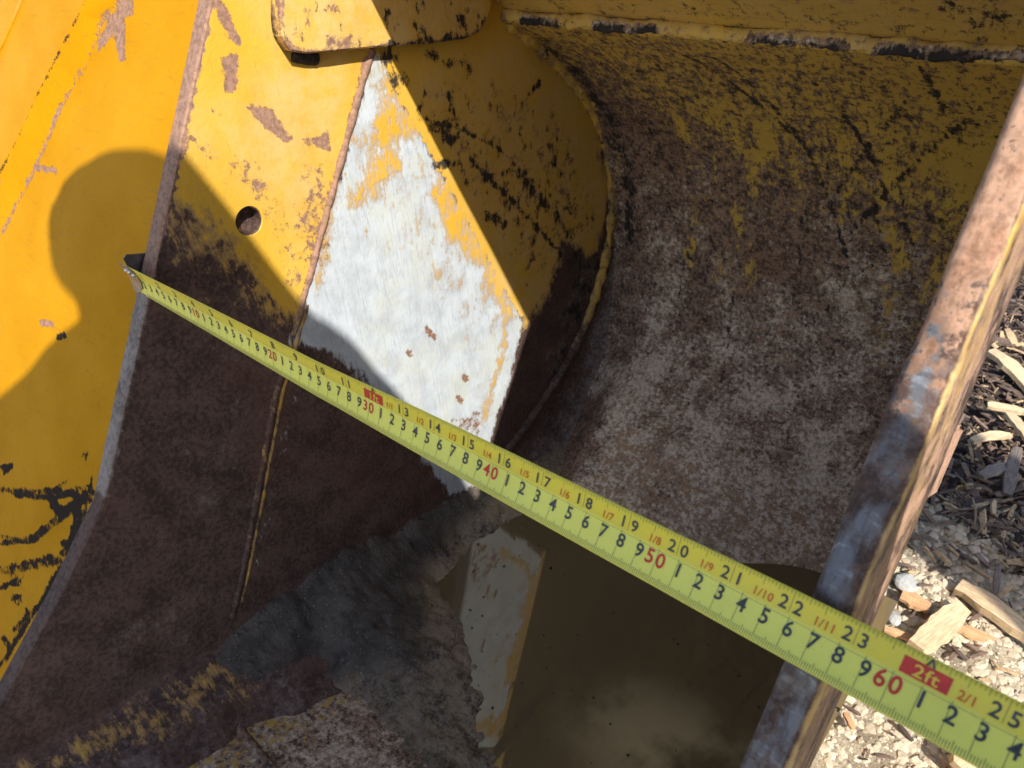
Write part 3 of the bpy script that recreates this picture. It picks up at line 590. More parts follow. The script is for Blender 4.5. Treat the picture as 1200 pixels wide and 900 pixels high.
def rbf(c, X, Y):
    d = np.hypot(c[:, None, 0] - c[None, :, 0], c[:, None, 1] - c[None, :, 1]); A = d - np.eye(len(c)) * 0.018
    wgt = np.linalg.solve(A, c[:, 2] - c[:, 2].mean()); Z = np.zeros_like(X)
    for i in range(len(c)): Z += wgt[i] * np.hypot(X - c[i, 0], Y - c[i, 1])
    return Z + c[:, 2].mean()
MZ = rbf(ctl, MX, MY); MP = np.stack([MX, MY, 0 * MX], -1)
MZ += (0.25 + 0.75 * sstep(0.02, 0.07, MX)) * (0.008 * fbm(MP, 15, 3, 41) + 0.007 * (np.abs(fbm(MP, 34, 3, 43)) - 0.2)) + 0.0060 * (np.abs(fbm(MP, 70, 3, 47)) - 0.2)
rdg = np.abs(fbm(MP, 30, 3, 51)); MZ -= 0.004 * sstep(0.02, 0.0, rdg) * sstep(-0.49, -0.46, MZ)
mv = np.stack([MX, MY, MZ], -1).reshape(-1, 3)
keep = (MZ > np.minimum(floor_z(MY), 9) - 0.012)
lim = np.interp(MY, [-.2, .45, .50, .56, .6], [9, 9, 9, 9, 9])
F = [f for f in grid(len(mxs), len(mys)) if keep.ravel()[list(f)].any()]
k = NT('wet_mud'); n = k.noise(30, 10, 0.7); n2 = k.noise(260, 6, 0.7)
mc = k.mix(k.remap(n, 0.35, 0.68), (0.042, 0.036, 0.031), (0.112, 0.096, 0.079)); mc = k.mix(k.math('MULTIPLY', k.attr('sand'), k.remap(k.fmix(0.5, n, n2), 0.38, 0.56)), mc, (0.30, 0.235, 0.155))
mc = k.mix(k.remap(k.noise(420, 3, 0.6), 0.64, 0.70), mc, (0.34, 0.30, 0.24))
M['mud'] = k.out(mc, k.remap(n, 0.35, 0.65, 0.30, 0.62), 0.0, k.bump(k.math('ADD', n, k.math('MULTIPLY', n2, 0.6)), 0.7, 0.005), 0.3)
sand = np.clip(sstep(-0.478, -0.507, mv[:, 2]) , 0, 1)
md = obj('wet_mud', mesh('wet_mud', mv, F, M['mud'], True, {'sand': sand})); tag(md, kind='stuff')

# crumbs floating on the water and washed up along its edge
r = np.random.default_rng(5); Vs, Fs, c = [], [], 0
for i in range(190):
    if i < 90: x, y = XI + 0.52 * r.random(), 0.06 + 0.42 * r.random()
    else:
        q = ctl[28:40][int(r.random() * 12)]; x, y = q[0] + 0.03 * r.normal(), q[1] + 0.03 * r.normal()
    sz = 0.0006 + 0.0016 * r.random() ** 3; kq = 5; a0 = r.random() * 6
    ring = np.array([(x + sz * (0.6 + .8 * r.random()) * math.cos(a0 + t * 6.283 / kq), y + sz * (0.6 + .8 * r.random()) * math.sin(a0 + t * 6.283 / kq), WZ + 0.0004) for t in range(kq)])
    Vs.append(np.vstack([ring, ring.mean(0) + (0, 0, sz * .5)])); Fs += [(c + t, c + (t + 1) % kq, c + kq) for t in range(kq)]; c += kq + 1
M['crumb'] = flat('floating_crumb', (0.10, 0.08, 0.05), 0.8, 0, 0.8, 900)
o = obj('floating_debris', mesh('floating_debris', np.concatenate(Vs), Fs, M['crumb'])); tag(o, kind='stuff')

# ------------------------------------------------------------------ yellow panel at the left
PB = 0.012
PAN = empty('steel_panel', (-0.25, 0.1, -0.2), 'bright yellow painted steel plate behind the left edge of the bucket', 'steel plate')
px_ = np.r_[np.arange(-0.62, -0.40, 0.02), np.arange(-0.40, -0.0025, 0.0027), -0.0025]; pa = np.arange(-0.42, 0.60, 0.0029); PX, PA = np.meshgrid(px_, pa, indexing='ij')
# raised cover on the far left: its bevelled edge runs between these two lines (X, a)
def pxa(pts, b=PB):
    o = []
    for u, v in pts: p = at_b(u, v, b); o.append((p[0], to_ab(p)[0]))
    return np.array(o)
l_in = pxa([(160, -60), (143, 0), (122, 25), (100, 78), (70, 130), (45, 190), (20, 240), (-10, 300), (-60, 400)])
l_out = pxa([(140, -60), (121, 0), (95, 50), (62, 112), (40, 160), (8, 220), (-20, 268), (-80, 370)])
def xat(line, a): o = np.argsort(line[:, 1]); return np.interp(a, line[o, 1], line[o, 0])
xi, xo = xat(l_in, PA), xat(l_out, PA)
rise = np.clip((xi - PX) / np.maximum(xi - xo, 1e-4), 0, 1)
hgt = 0.013 * rise + 0.0006 * fbm(np.stack([PX, PA, 0 * PX], -1), 6, 3, 61)
Vp_ = ab(PX, PA, PB - hgt).reshape(-1, 3); Qp = np.c_[PX.ravel(), PA.ravel()]
Vq = ab(PX, PA, PB + 0.02).reshape(-1, 3); F = grid(len(px_), len(pa)); o_ = len(Vp_); nu, nv = len(px_), len(pa)
F += [tuple(o_ + i for i in f[::-1]) for f in grid(nu, nv)]
for i in range(nu - 1): F += [(i * nv, i * nv + o_, (i + 1) * nv + o_, (i + 1) * nv), (i * nv + nv - 1, (i + 1) * nv + nv - 1, (i + 1) * nv + nv - 1 + o_, i * nv + nv - 1 + o_)]
for j in range(nv - 1): F += [(j, j + 1, j + 1 + o_, j + o_), ((nu - 1) * nv + j, (nu - 1) * nv + j + o_, (nu - 1) * nv + j + 1 + o_, (nu - 1) * nv + j + 1)]
thn = 0.62 * stroke(l_in, Qp, 0.010)
fp_ = lambda pts, soft: area(pxa(pts), Qp, soft)
thn = np.maximum(thn, 0.95 * fp_([(143, 0), (156, 0), (157, 18), (146, 20), (147, 72), (139, 72), (134, 40), (115, 62), (112, 50)], 0.006))
thn = np.maximum(thn, 0.85 * fp_([(0, 225), (14, 205), (16, 215), (2, 245)], 0.005)); thn = np.maximum(thn, 0.8 * fp_([(38, 192), (68, 196), (66, 206), (40, 200)], 0.004))
thn = np.maximum(thn, 0.8 * fp_([(44, 373), (64, 376), (64, 385), (48, 384)], 0.004))
blk = np.zeros(len(Qp))
for ln, wd in (([(0, 575), (60, 578), (105, 570)], .010), ([(-20, 640), (40, 632), (100, 588)], .010), ([(-10, 672), (20, 668), (90, 645)], .013), ([(60, 590), (70, 605), (108, 580)], .014), ([(0, 690), (28, 677)], .008), ([(0, 545), (12, 545), (8, 552)], .008), ([(66, 398), (78, 397)], .006),
               ([(88, 628), (70, 650)], .013), ([(12, 700), (25, 705)], .008), ([(108, 560), (92, 640), (40, 720), (0, 780)], .013), ([(30, 715), (40, 718)], .008), ([(2, 750), (12, 762)], .008), ([(98, 530), (102, 533)], .006)):
    L0 = pxa(ln)
    for q in range(5):
        j = (rng.random(L0.shape) - 0.5) * 0.012; t0 = rng.random() * 0.3; L1 = L0 + (L0[::-1] - L0) * t0 * (0 if q == 0 else 1) + j * (0.3 if q == 0 else 1)
        if len(L1) > 1: blk = np.maximum(blk, (0.60 + 0.24 * rng.random()) * stroke(L1, Qp, wd * (0.3 + 0.32 * rng.random())) ** 0.6)
blk = np.maximum(blk, 0.6 * stroke(l_out, Qp, 0.0045))
e = lambda v: np.r_[v, 0 * v]
pan = obj('face_plate', fix(mesh('panel_face', np.r_[Vp_, Vq], F, M['panel'], False, {'paint': np.full(2 * o_, 1.0), 'thin': e(thn), 'black': e(blk), 'film': e(0.0 * sstep(0, 1, rise.ravel()) * sstep(0.999, 0.9, rise.ravel())), 'dust': np.full(2 * o_, .3), 'bare': np.full(2 * o_, 0.)})), PAN)
rl = pxa([(60, -60), (45, 0), (22, 52), (-5, 105), (-60, 220)])
bead('weld_bead', ab(rl[:, 0], rl[:, 1], PB - 0.0135), tuple(-NB), 0.0024, M['panel'], PAN, {'paint': 1.0, 'film': 0.2}, 0.1)

# ------------------------------------------------------------------ tape measure
TAPE = empty('tape_measure', (0.0, 0.0, 0.0), 'yellow steel tape measure stretched across the bucket mouth', 'tape measure')
TT = np.array([-2, 0, 5, 17, 27, 34.5, 41, 46, 51, 55, 60, 80.]) / 100; PSI = np.radians([41, 40, 37, 29, 23, 13, 6, 3, 0, -8, -12, -12])
NAv = NA; NBv = NB
def tape_pt(t, wv, h=0.0):
    t = np.asarray(t, float); wv = np.asarray(wv, float)
    ps = np.interp(t, TT, PSI); cb = np.interp(t, [0, .12, .3, .58, .8], [-.0085, -.0062, -.0045, -.0050, -.0055]); ca = np.interp(t, [0, .25, .4, .6, .8], [.003, .003, 0.0005, -.0028, -.003])
    Wd = np.cos(ps)[..., None] * NAv + np.sin(ps)[..., None] * NBv; N = -(np.cos(ps)[..., None] * NBv - np.sin(ps)[..., None] * NAv)
    arc = 11.0 * wv ** 2 + h
    return np.stack([t, 0 * t, 0 * t], -1) + ca[..., None] * NAv + cb[..., None] * NBv + Wd * wv[..., None] + N * arc[..., None]
HWD = 0.0135
ts = np.arange(0.004, 0.762, 0.004); ws = np.linspace(-HWD, HWD, 13); TTg, WW = np.meshgrid(ts, ws, indexing='ij')
top = tape_pt(TTg, WW).reshape(-1, 3); bot = tape_pt(TTg, WW, -0.0003).reshape(-1, 3); F = grid(len(ts), 13); o_ = len(top); nv = 13; nu = len(ts)
F += [tuple(o_ + i for i in f[::-1]) for f in grid(nu, nv)]
for i in range(nu - 1): F += [(i * nv, i * nv + o_, (i + 1) * nv + o_, (i + 1) * nv), (i * nv + nv - 1, (i + 1) * nv + nv - 1, (i + 1) * nv + nv - 1 + o_, i * nv + nv - 1 + o_)]
F += [tuple(range(nv)) + tuple(o_ + i for i in range(nv))[::-1]]
k = NT('tape_yellow'); wa = k.attr('across'); n = k.noise(45, 6, 0.6)
tc = k.mix(k.remap(wa, -0.30, -0.12), (0.80, 0.66, 0.05), (0.80, 0.77, 0.13)); tc = k.mix(k.math('MULTIPLY', k.remap(k.noise(14, 8, 0.7), 0.42, 0.7), 0.22), tc, (0.38, 0.36, 0.07)); tc = k.mix(k.math('MULTIPLY', k.remap(k.noise(420, 4, 0.6), 0.64, 0.72), 0.18), tc, (0.30, 0.28, 0.08))
M['tape'] = k.out(tc, k.remap(n, 0.3, 0.7, 0.32, 0.5), 0.0, k.bump(n, 0.05, 0.0003))
acr = np.r_[WW.ravel() / HWD, WW.ravel() / HWD]
blade = obj('blade', fix(mesh('tape_blade', np.r_[top, bot], F, M['tape'], True, {'across': acr})), TAPE)
M['ink'] = flat('black_print', (0.055, 0.06, 0.07), 0.5, 0, 0.5, 300, 0.05); M['red'] = flat('red_print', (0.60, 0.03, 0.02), 0.5, 0, 0.2, 300, 0.05); M['orange'] = flat('orange_print', (0.66, 0.13, 0.01), 0.5, 0, 0.2, 300, 0.05)
M['tick'] = flat('tick_print', (0.17, 0.18, 0.07), 0.5, 0, 0.3, 300, 0.05)
glyph = {}
def text_mesh(s):
    if s in glyph: return glyph[s]
    cu = bpy.data.curves.new('t', 'FONT'); cu.body = s; cu.size = 1.0; cu.resolution_u = 3; cu.align_x = 'CENTER'; cu.space_character = 1.08; cu.offset = 0.014
    o = bpy.data.objects.new('t', cu); C.objects.link(o); bpy.context.view_layer.update()
    me = bpy.data.meshes.new_from_object(o.evaluated_get(bpy.context.evaluated_depsgraph_get()))
    V = np.array([v.co[:2] for v in me.vertices]); F = [tuple(p.vertices) for p in me.polygons]
    bpy.data.objects.remove(o); bpy.data.curves.remove(cu); bpy.data.meshes.remove(me); glyph[s] = (V, F); return glyph[s]
class Print:
    def __init__(s): s.V = []; s.F = []; s.n = 0
    def put(s, txt, t, wc, hgt, sx=1.0, h=0.00028):   # hgt: digit height; wc: w of the digits' middle
        V, F = text_mesh(txt); sc = hgt / 0.70; T = t + V[:, 0] * sc * sx; Wv = wc - (V[:, 1] - 0.35) * sc
        s.V.append(tape_pt(T, Wv, h)); s.F += [tuple(i + s.n for i in f) for f in F]; s.n += len(V)
    def rect(s, t0, t1, w0, w1, h=0.0002, seg=4):
        ww = np.linspace(w0, w1, seg); V = np.concatenate([tape_pt(np.full(seg, t0), ww, h), tape_pt(np.full(seg, t1), ww, h)])
        s.V.append(V); s.F += [(s.n + i, s.n + i + 1, s.n + seg + i + 1, s.n + seg + i) for i in range(seg - 1)]; s.n += 2 * seg
    def build(s, name, mat, parent): return obj(name, fix(mesh(name, np.concatenate(s.V), s.F, mat)), parent)
blackp, redp, orp, tk = Print(), Print(), Print(), Print()
M['red'] = flat('red_print', (0.60, 0.03, 0.02), 0.5, 0, 0.2, 300, 0.05); M['mark'] = flat('yellow_print', (0.75, 0.55, 0.05), 0.5, 0, 0.1, 300, 0.05)
DIV = -0.0032
for c in range(2, 76):
    if c % 10: blackp.put(str(c % 10), c / 100 + 0.0012, 0.0020, 0.0064, 0.92)
    else:
        s = str(c); redp.put(s[0], c / 100 - 0.0032, 0.0020, 0.0068, 0.92); redp.put(s[1], c / 100 + 0.0022, 0.0020, 0.0068, 0.92)
for mm in range(20, 755):
    L = 0.0046 if mm % 10 == 0 else (0.0038 if mm % 5 == 0 else 0.0028)
    tk.rect(mm / 1000 - 0.00011, mm / 1000 + 0.00011, HWD - 0.0004 - L, HWD - 0.0004)
for c in range(2, 76): tk.rect(c / 100 - 0.0001, c / 100 + 0.0001, -0.0026, HWD - 0.005, seg=6)
for q in range(16, 16 * 30):
    t = q * 0.0254 / 16
    if t < 0.02 or t > 0.755: continue
    L = 0.0092 if q % 16 == 0 else (0.0036 if q % 8 == 0 else (0.0026 if q % 4 == 0 else 0.0017))
    tk.rect(t - 0.0001, t + 0.0001, -HWD + 0.0004, -HWD + 0.0004 + L)
tk.rect(0.02, 0.755, DIV, DIV + 0.0002)
for inch in range(1, 30):
    t = inch * 0.0254
    if inch % 12 == 0:
        bx, yp = Print(), Print(); bx.rect(t - 0.0085, t + 0.0080, -0.0098, DIV - 0.0002, 0.00022, 5); yp.put('%dft' % (inch // 12), t, -0.0065, 0.0046, 1.15, 0.0004)
        yp.build('foot_lettering', M['mark'], bx.build('foot_mark', M['red'], blade))['kind'] = 'stuff'
        blackp.put('^', t + 0.0002, -0.0105, 0.0050)
    else:
        s = str(inch); m_ = 0.0030 if len(s) > 1 else 0
        for i, ch in enumerate(s): blackp.put(ch, t + (i * 2 - 1) * m_, -0.0072, 0.0056, 0.95)
        if inch > 12: orp.put('%d/%d' % (inch // 12, inch % 12), t - 0.0115, -0.0060, 0.0036, 0.9)
blackp.build('black_numeral', M['ink'], blade)['kind'] = 'stuff'; redp.build('red_numeral', M['red'], blade)['kind'] = 'stuff'; orp.build('orange_numeral', M['orange'], blade)['kind'] = 'stuff'; tk.build('tick_mark', M['tick'], blade)['kind'] = 'stuff'
# hook: plate on the blade, lip bent down over the edge of the bucket, three rivets
M['hook'] = flat('hook_steel', (0.30, 0.29, 0.30), 0.32, 0.9, 0.45, 120, 0.25); M['rivet'] = flat('rivet_steel', (0.72, 0.70, 0.70), 0.3, 0.9, 0.2, 120, 0.1)
hs = []
for t, hw in ((-0.0025, .0135), (0.004, .0135), (0.010, .0125), (0.015, .009), (0.018, .003)):
    wv = np.linspace(-hw, hw, 9) - (0.0 if t < .01 else 0.002); hs.append(np.concatenate([tape_pt(np.full(9, t), wv, 0.0012), tape_pt(np.full(9, t), wv[::-1], 0.0003)]))
Vh, Fh = sweep(None, hs)
hk = obj('hook', fix(mesh('hook_plate', Vh, Fh, M['hook'], False)), TAPE)
lip = np.array([(-0.0185, 0.004), (-0.0135, -0.015), (-0.0095, -0.0165), (0.002, -0.007), (0.011, 0.001), (0.010, 0.0085), (-0.001, 0.0080), (-0.012, 0.0115)])
Vl = np.concatenate([ab(-0.0030, lip[:, 0], lip[:, 1]), ab(-0.0018, lip[:, 0], lip[:, 1])]); nl = len(lip)
obj('lip', fix(mesh('hook_lip', Vl, [tuple(range(nl)), tuple(range(nl, 2 * nl))[::-1]] + [(i, (i + 1) % nl, nl + (i + 1) % nl, nl + i) for i in range(nl)], M['hook'])), hk)
def dome(name, P, N, r, mat, parent):
    N = N / np.linalg.norm(N); a = np.cross(N, (0, 0, 1.)); a /= np.linalg.norm(a); b = np.cross(N, a); V = []; 
    for z, q in ((0, 1), (0.45, .85), (0.75, .5)):
        for i in range(10): t = i * .6283; V.append(P + r * (q * (a * math.cos(t) + b * math.sin(t)) + N * z))
    V.append(P + N * r * 0.85); F = grid(3, 10, True) + [(20 + i, 20 + (i + 1) % 10, 30) for i in range(10)]
    return obj(name, fix(mesh(name, V, F, mat, True)), parent)
for t, wv in ((0.0025, -0.0075), (0.0070, -0.0070), (0.0125, -0.0055)):
    P = tape_pt(np.array(t), np.array(wv), 0.0012); P2 = tape_pt(np.array(t), np.array(wv), 0.003); dome('rivet', P, P2 - P, 0.0018, M['rivet'], hk)
# case of the tape (just outside the photograph)
M['case'] = flat('case_rubber', (0.05, 0.05, 0.055), 0.6, 0, 0.3, 90)
cv = boxab(0.755, 0.835, -0.062, 0.016, -0.022, 0.022)
cs = bevel_box('case', cv, M['case'], TAPE, 0.008)

# ------------------------------------------------------------------ loose things on the ground
k = NT('sand_clod'); oi = k.n('NewGeometry').outputs['Random Per Island']; n = k.noise(150, 6, 0.7)
M['clod'] = k.out(k.mix(k.math('POWER', oi, 0.7), k.mix(n, (0.28, 0.23, 0.16), (0.38, 0.31, 0.22)), k.mix(n, (0.66, 0.56, 0.41), (0.48, 0.40, 0.29))), 0.95, 0, k.bump(n, 0.6, 0.002))
V, F = clods(13000, 0.42, 0.90, 0.12, 0.80, 0.0012, 0.0085, 3, 0.55); o = obj('gravel', mesh('gravel', V, F, M['clod'])); tag(o, kind='stuff')
def sliver(L, wd, th, r, bend=0.1, n=5):
    s = []; tw = (r.random() - .5) * 0.9; ph = r.random() * 6
    for i in range(n):
        x = i / (n - 1); ww = wd * (0.55 + 0.45 * math.sin(math.pi * min(max(x, .04), .97)) ** .6) * (0.85 + .3 * r.random()); z = bend * L * math.sin(x * 3.1 + ph * .2); a = tw * (x - .5)
        q = np.array([(-ww / 2, -th / 2), (ww / 2, -th / 2 * .6), (ww / 2 * .9, th / 2), (-ww / 2 * .8, th / 2)]); q = q @ np.array([[math.cos(a), math.sin(a)], [-math.sin(a), math.cos(a)]])
        s.append(np.c_[np.full(4, (x - .5) * L + (r.random() - .5) * L * .02), q[:, 0] + bend * .6 * L * math.sin(x * 2.5 + ph), q[:, 1] + z])
    return sweep(None, s)
def rot(r, tilt=0.35):
    a = r.random() * 6.283; t = (r.random() - .5) * 2 * tilt; u = (r.random() - .5) * 2 * tilt
    return np.array(Matrix.Rotation(a, 3, 'Z') @ Matrix.Rotation(t, 3, 'Y') @ Matrix.Rotation(u, 3, 'X'))
k = NT('mulch_wood'); oi = k.n('NewGeometry').outputs['Random Per Island']; n = k.noise(1, 6, 0.7, k.coord((90, 260, 260)))
mcol = k.mix(k.remap(oi, 0.0, 0.62), (0.034, 0.021, 0.016), (0.20, 0.13, 0.095)); mcol = k.mix(k.remap(oi, 0.80, 0.90), mcol, (0.50, 0.36, 0.20)); mcol = k.mix(k.math('MULTIPLY', k.remap(n, 0.4, 0.65), 0.5), mcol, (0.05, 0.035, 0.025))
M['mulch'] = k.out(mcol, 0.85, 0, k.bump(n, 0.5, 0.002))
r = np.random.default_rng(12); Vs, Fs, cnt = [], [], 0
for i in range(7500):
    y = 0.62 + 1.3 * r.random() ** 1.2; x = 0.28 + 0.6 * r.random() + 0.15 * (y - .6) * (r.random() - .5)
    if y < 0.70 + 0.5 * (0.56 - x) + 0.05 * r.random() and r.random() < 0.85: continue
    L = 0.008 + 0.045 * r.random() ** 2.0; V, F = sliver(L, L * (0.05 + 0.28 * r.random() ** 1.6), 0.001 + .003 * r.random(), r, 0.16 * (r.random() - .3))
    V = V @ rot(r, 0.6).T + (x, y, ground_z(x, y) + 0.004 + 0.016 * r.random()); Vs.append(V); Fs += [tuple(j + cnt for j in f) for f in F]; cnt += len(V)
for i in range(500):      # splinters scattered over the sand
    x, y = 0.42 + 0.5 * r.random(), 0.12 + 0.6 * r.random(); L = 0.006 + 0.02 * r.random() ** 2; V, F = sliver(L, L * .25, .0015, r)
    V = V @ rot(r, 0.3).T + (x, y, ground_z(x, y) + 0.006); Vs.append(V); Fs += [tuple(j + cnt for j in f) for f in F]; cnt += len(V)
o = obj('mulch', mesh('mulch', np.concatenate(Vs), Fs, M['mulch'])); tag(o, kind='stuff')

def wood(name, c1, c2):
    k = NT(name); n = k.noise(1, 8, 0.7, k.coord((60, 420, 420))); n2 = k.noise(60, 6, 0.7)
    c = k.mix(k.remap(n, 0.36, 0.64), c1, c2); c = k.mix(k.math('MULTIPLY', k.remap(n2, 0.55, 0.75), 0.4), c, (0.16, 0.11, 0.07)); return k.out(c, 0.8, 0, k.bump(n, 0.7, 0.0015))
M['wpale'] = wood('pale_wood', (0.62, 0.47, 0.29), (0.44, 0.31, 0.18)); M['wgrey'] = wood('grey_wood', (0.24, 0.19, 0.16), (0.11, 0.085, 0.07)); M['worange'] = wood('orange_wood', (0.56, 0.33, 0.16), (0.36, 0.20, 0.10))
def chip(p0, p1, wpx, mat, label, th=0.5, lift=0.008, bend=0.03, seed=1, cat='wood chip', name='wood_chip', grp='large wood chips beside the bucket'):
    A = at_z(*p0, GZ + lift); B = at_z(*p1, GZ + lift); mid = (A + B) / 2; L = np.linalg.norm(B - A); d = np.linalg.norm(mid - CAM)
    r = np.random.default_rng(seed); wd = wpx * d / 868 * 0.95; V, F = sliver(L, wd, wd * th, r, bend, 9)
    a = math.atan2(B[1] - A[1], B[0] - A[0]); me = fix(mesh(name, V, F, mat))
    o = obj(name, me); o.location = mid; o.rotation_euler = (0.15, 0.05, a); return tag(o, label, cat, grp)
chip((1120, 690), (1215, 748), 22, M['wpale'], 'long pale split stick reaching out of the photo on its right edge', 0.4, 0.022, 0.05, 3)
chip((1072, 762), (1128, 712), 27, M['wpale'], 'short thick block of split pale wood sticking out above the tape', 0.5, 0.022, 0.0, 5)
chip((1122, 902), (1146, 874), 22, M['wpale'], 'pale wood piece half hidden below the tape near the bottom edge', 0.5, 0.02, 0.0, 6)
chip((1162, 418), (1215, 460), 16, M['wpale'], 'curved pale shaving lying highest up among the dark mulch', 0.3, 0.03, 0.12, 7)
chip((1156, 476), (1204, 482), 11, M['wpale'], 'straight pale yellow flake lying flat in the mulch below the curved shaving', 0.3, 0.03, 0.03, 8)
chip((1180, 486), (1215, 520), 12, M['wpale'], 'pale splinter slanting down to the right edge of the photo', 0.35, 0.03, 0.02, 9)
chip((1140, 520), (1184, 508), 10, M['wpale'], 'narrow pale sliver beside the small lug of the bucket', 0.35, 0.03, 0.08, 10)
chip((1056, 698), (1090, 712), 18, M['worange'], 'pinkish flat flake on the pale sand by the bucket edge', 0.2, 0.018, 0.02, 11)
chip((1036, 738), (1074, 750), 9, M['worange'], 'thin orange splinter touching the top edge of the tape', 0.4, 0.018, 0.04, 12)
chip((1122, 736), (1165, 752), 14, M['worange'], 'flat tan flake lying between the thick block and the long stick', 0.2, 0.014, 0.04, 13)
chip((1142, 650), (1160, 664), 5, M['wgrey'], 'short brown twig lying on the shaded soil', 0.7, 0.02, 0.05, 14)
chip((1172, 668), (1164, 700), 6, M['wgrey'], 'dark forked looking twig standing on shaded soil above the long stick', 0.7, 0.02, 0.08, 15)
chip((1000, 855), (990, 835), 8, M['worange'], 'small reddish brown sliver upright on the sand below the tape', 0.5, 0.014, 0.03, 16)
chip((1150, 560), (1185, 545), 13, M['wgrey'], 'broad grey bark strip in the shaded mulch', 0.25, 0.03, 0.06, 17)
chip((1195, 530), (1180, 575), 12, M['wgrey'], 'grey bark strip standing at the right edge in shade', 0.25, 0.03, 0.06, 18)
M['stone'] = flat('white_stone', (0.40, 0.40, 0.38), 0.8, 0, 0.25, 120, 0.6, 0.002)
def stone(u, v, rpx, label, seed):
    P = at_z(u, v, GZ + 0.014); d = np.linalg.norm(P - CAM); s = rpx * d / 868; r = np.random.default_rng(seed); bm = bmesh.new(); bmesh.ops.create_icosphere(bm, subdivisions=2, radius=1)
    for q in bm.verts: q.co = q.co * (1 + 0.5 * float(vnoise(np.array(q.co)[None] + seed, 1.2, seed)[0])); q.co = Vector((q.co.x * s * 1.3, q.co.y * s, q.co.z * s * .5))
    me = bpy.data.meshes.new('stone'); bm.to_mesh(me); bm.free(); me.materials.append(M['stone']); o = obj('stone', me); o.location = P; o.rotation_euler = (0, 0, seed); tag(o, label, 'stone', 'white stones on the sand')
stone(1062, 683, 10, 'larger white stone on the sand beside the bucket edge', 1)
stone(1047, 724, 7, 'smaller bluish white stone just above the tape', 2)

# post added out of view to cast the shade band; real caster unknown
M['post'] = wood('shade_post_wood', (0.30, 0.24, 0.18), (0.18, 0.14, 0.10))
bm = bmesh.new(); bmesh.ops.create_cone(bm, cap_ends=True, segments=20, radius1=0.13, radius2=0.12, depth=1.9)
for q in bm.verts: q.co.z += 0.95
bmesh.ops.bevel(bm, geom=[e for e in bm.edges if abs(e.calc_face_angle(0)) > 1], offset=0.01, segments=2, affect='EDGES')
me = bpy.data.meshes.new('shade_post'); bm.to_mesh(me); bm.free(); me.materials.append(M['post'])
E1 = np.array([0.43, 0.903, 0]); po_ = obj('shade_post', me)
base = np.array([0.545, 0.765]) + 1.15 * np.array([0.9028, -0.43]); po_.location = (base[0], base[1], GZ - 0.02)
tag(po_, 'round post added out of view to cast the shade across the mulch', 'post')

# ------------------------------------------------------------------ person leaning over the bucket (throws the shadow)
E2 = np.array([-.633, .301, .713])
def sp(e1, e2, s): return E1 * e1 + E2 * e2 - SUN * s
joints = {'pelvis': (sp(.08, -.66, 1.22), .21), 'belly': (sp(.05, -.46, 1.20), .24), 'chest': (sp(-.01, -.24, 1.18), .22), 'nape': (sp(.03, -.045, 1.12), .10), 'skull': (sp(.0, .03, 1.07), .085), 'crown': (sp(-.03, .09, 1.04), .07),
          'rsh': (sp(.135, -.150, 1.14), .10), 'rel': (sp(.236, -.315, 1.02), .070), 'rwr': (sp(.30, -.47, .64), .036), 'rha': (sp(.325, -.50, .55), .03),
          'lsh': (sp(-.22, -.09, 1.17), .13), 'lel': (sp(-.27, -.40, 1.04), .09), 'lwr': (sp(.0, -.35, .77), .038), 'lha': (sp(.05, -.31, .70), .03)}
pz = joints['pelvis'][0]
for sgn, nm in ((1, 'r'), (-1, 'l')):
    hp = pz + np.array([0.02, .10 * sgn, -.06]); joints[nm + 'hip'] = (hp, .095); joints[nm + 'kn'] = (np.array([hp[0] - .05, hp[1] + .03 * sgn, GZ + .50]), .062); joints[nm + 'an'] = (np.array([hp[0], hp[1] + .04 * sgn, GZ + .09]), .042); joints[nm + 'to'] = (np.array([hp[0] - .16, hp[1] + .05 * sgn, GZ + .035]), .036)
nmz = list(joints); ed = [('pelvis', 'belly'), ('belly', 'chest'), ('chest', 'nape'), ('nape', 'skull'), ('skull', 'crown'), ('chest', 'rsh'), ('rsh', 'rel'), ('rel', 'rwr'), ('rwr', 'rha'), ('chest', 'lsh'), ('lsh', 'lel'), ('lel', 'lwr'), ('lwr', 'lha')]
for q in 'rl': ed += [('pelvis', q + 'hip'), (q + 'hip', q + 'kn'), (q + 'kn', q + 'an'), (q + 'an', q + 'to')]
me = bpy.data.meshes.new('person'); me.from_pydata([tuple(joints[n_][0]) for n_ in nmz], [(nmz.index(a), nmz.index(b)) for a, b in ed], []); tmp = bpy.data.objects.new('tmp', me); C.objects.link(tmp)
mod = tmp.modifiers.new('s', 'SKIN'); 
for i, n_ in enumerate(nmz): me.skin_vertices[0].data[i].radius = (joints[n_][1],) * 2
me.skin_vertices[0].data[0].use_root = True
sb = tmp.modifiers.new('u', 'SUBSURF'); sb.levels = 2; sb.render_levels = 2
bpy.context.view_layer.update(); bodym = bpy.data.meshes.new_from_object(tmp.evaluated_get(bpy.context.evaluated_depsgraph_get())); bpy.data.objects.remove(tmp)
M['cloth'] = flat('dark_cloth', (0.05, 0.06, 0.08), 0.9, 0, 0.3, 200, 0.4); M['skin'] = flat('skin', (0.45, 0.27, 0.19), 0.55, 0, 0.1, 120, 0.1); M['hair'] = flat('hair', (0.05, 0.035, 0.025), 0.7, 0, 0.4, 300, 0.5)
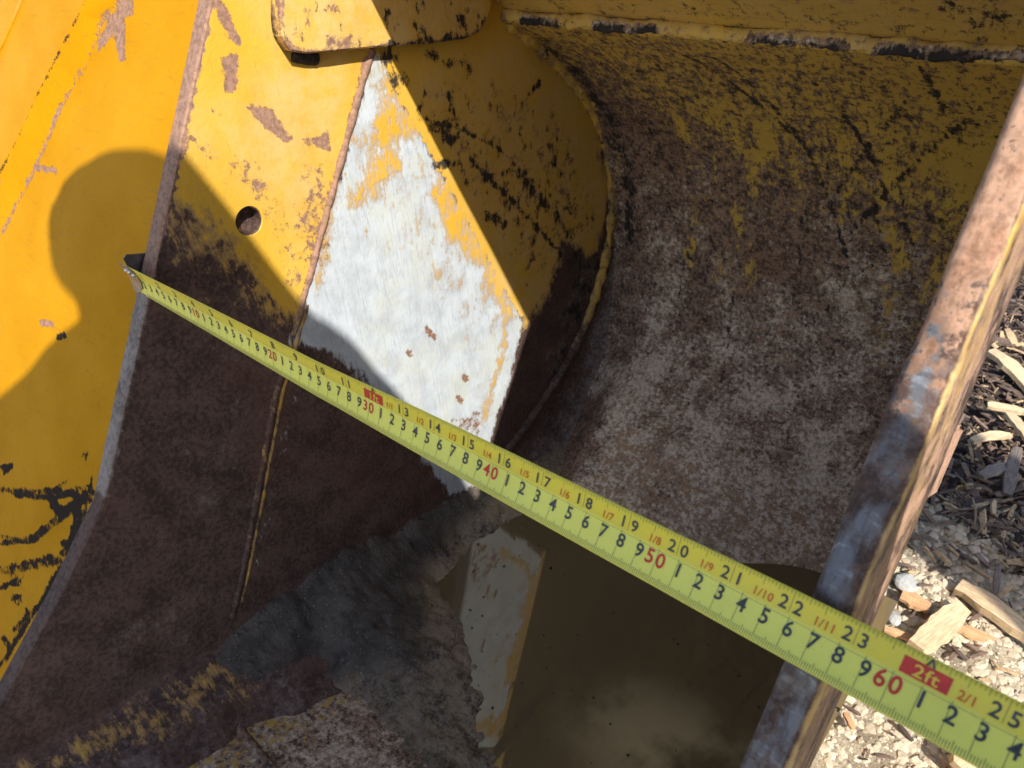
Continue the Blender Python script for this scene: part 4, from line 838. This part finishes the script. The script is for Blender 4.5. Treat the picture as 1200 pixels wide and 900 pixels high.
bodym.materials.clear(); bodym.materials.append(M['cloth']); bodym.materials.append(M['skin'])
sk = [np.array(joints[n_][0]) for n_ in ('skull', 'crown', 'rha', 'lha')]
for p in bodym.polygons:
    p.use_smooth = True
    if min(np.linalg.norm(np.array(p.center) - q) for q in sk) < 0.085: p.material_index = 1
per = obj('person', bodym); tag(per, 'person in dark clothes bending over the bucket, casting the shadow on it', 'person')
def fingers(w, h, aim, up, nm):
    d = (h - w) / np.linalg.norm(h - w); s = np.cross(d, up); s /= np.linalg.norm(s); u2 = np.cross(s, d)
    Vs, Fs, c = [], [], 0
    for i, (o1, L) in enumerate(((-.024, .062), (-.008, .072), (.008, .068), (.023, .054), (.034, .05))):
        b = h + s * o1 + d * (0.02 if i < 4 else -0.01); secs = []
        for kq in range(6):
            x = kq / 5; P = b + d * L * x * (0.9 if i < 4 else .5) - u2 * L * 0.55 * x * x + (s * L * .5 * x if i == 4 else 0); rr = .0092 * (1 - .35 * x)
            secs.append(np.array([P + rr * (s * math.cos(t) + u2 * math.sin(t)) for t in np.linspace(0, 6.283, 8, endpoint=False)]))
        V, F = sweep(None, secs); Vs.append(V); Fs += [tuple(j + c for j in f) for f in F]; c += len(V)
    return obj(nm, fix(mesh(nm, np.concatenate(Vs), Fs, M['skin'], True)), per)
fingers(joints['rwr'][0], joints['rha'][0], None, np.array([0, 0, 1.]), 'hand'); fingers(joints['lwr'][0], joints['lha'][0], None, np.array([0, 0, 1.]), 'hand')
hcn = joints['crown'][0]; bm = bmesh.new(); bmesh.ops.create_icosphere(bm, subdivisions=4, radius=1)
LA = E1 * -.5 + E2 * .866; SA = E1 * .866 + E2 * .5
for q in bm.verts:
    c0 = np.array(q.co); c0 = c0 * (1 + 0.06 * float(vnoise(c0[None], 5, 2)[0]))
    q.co = Vector(sp(-.015, .058, 1.06) + LA * c0[0] * .112 + SA * c0[1] * .068 - SUN * c0[2] * .09)
me = bpy.data.meshes.new('hair'); bm.to_mesh(me); bm.free(); me.materials.append(M['hair']); o = obj('hair', me, per); smooth_shade(o)
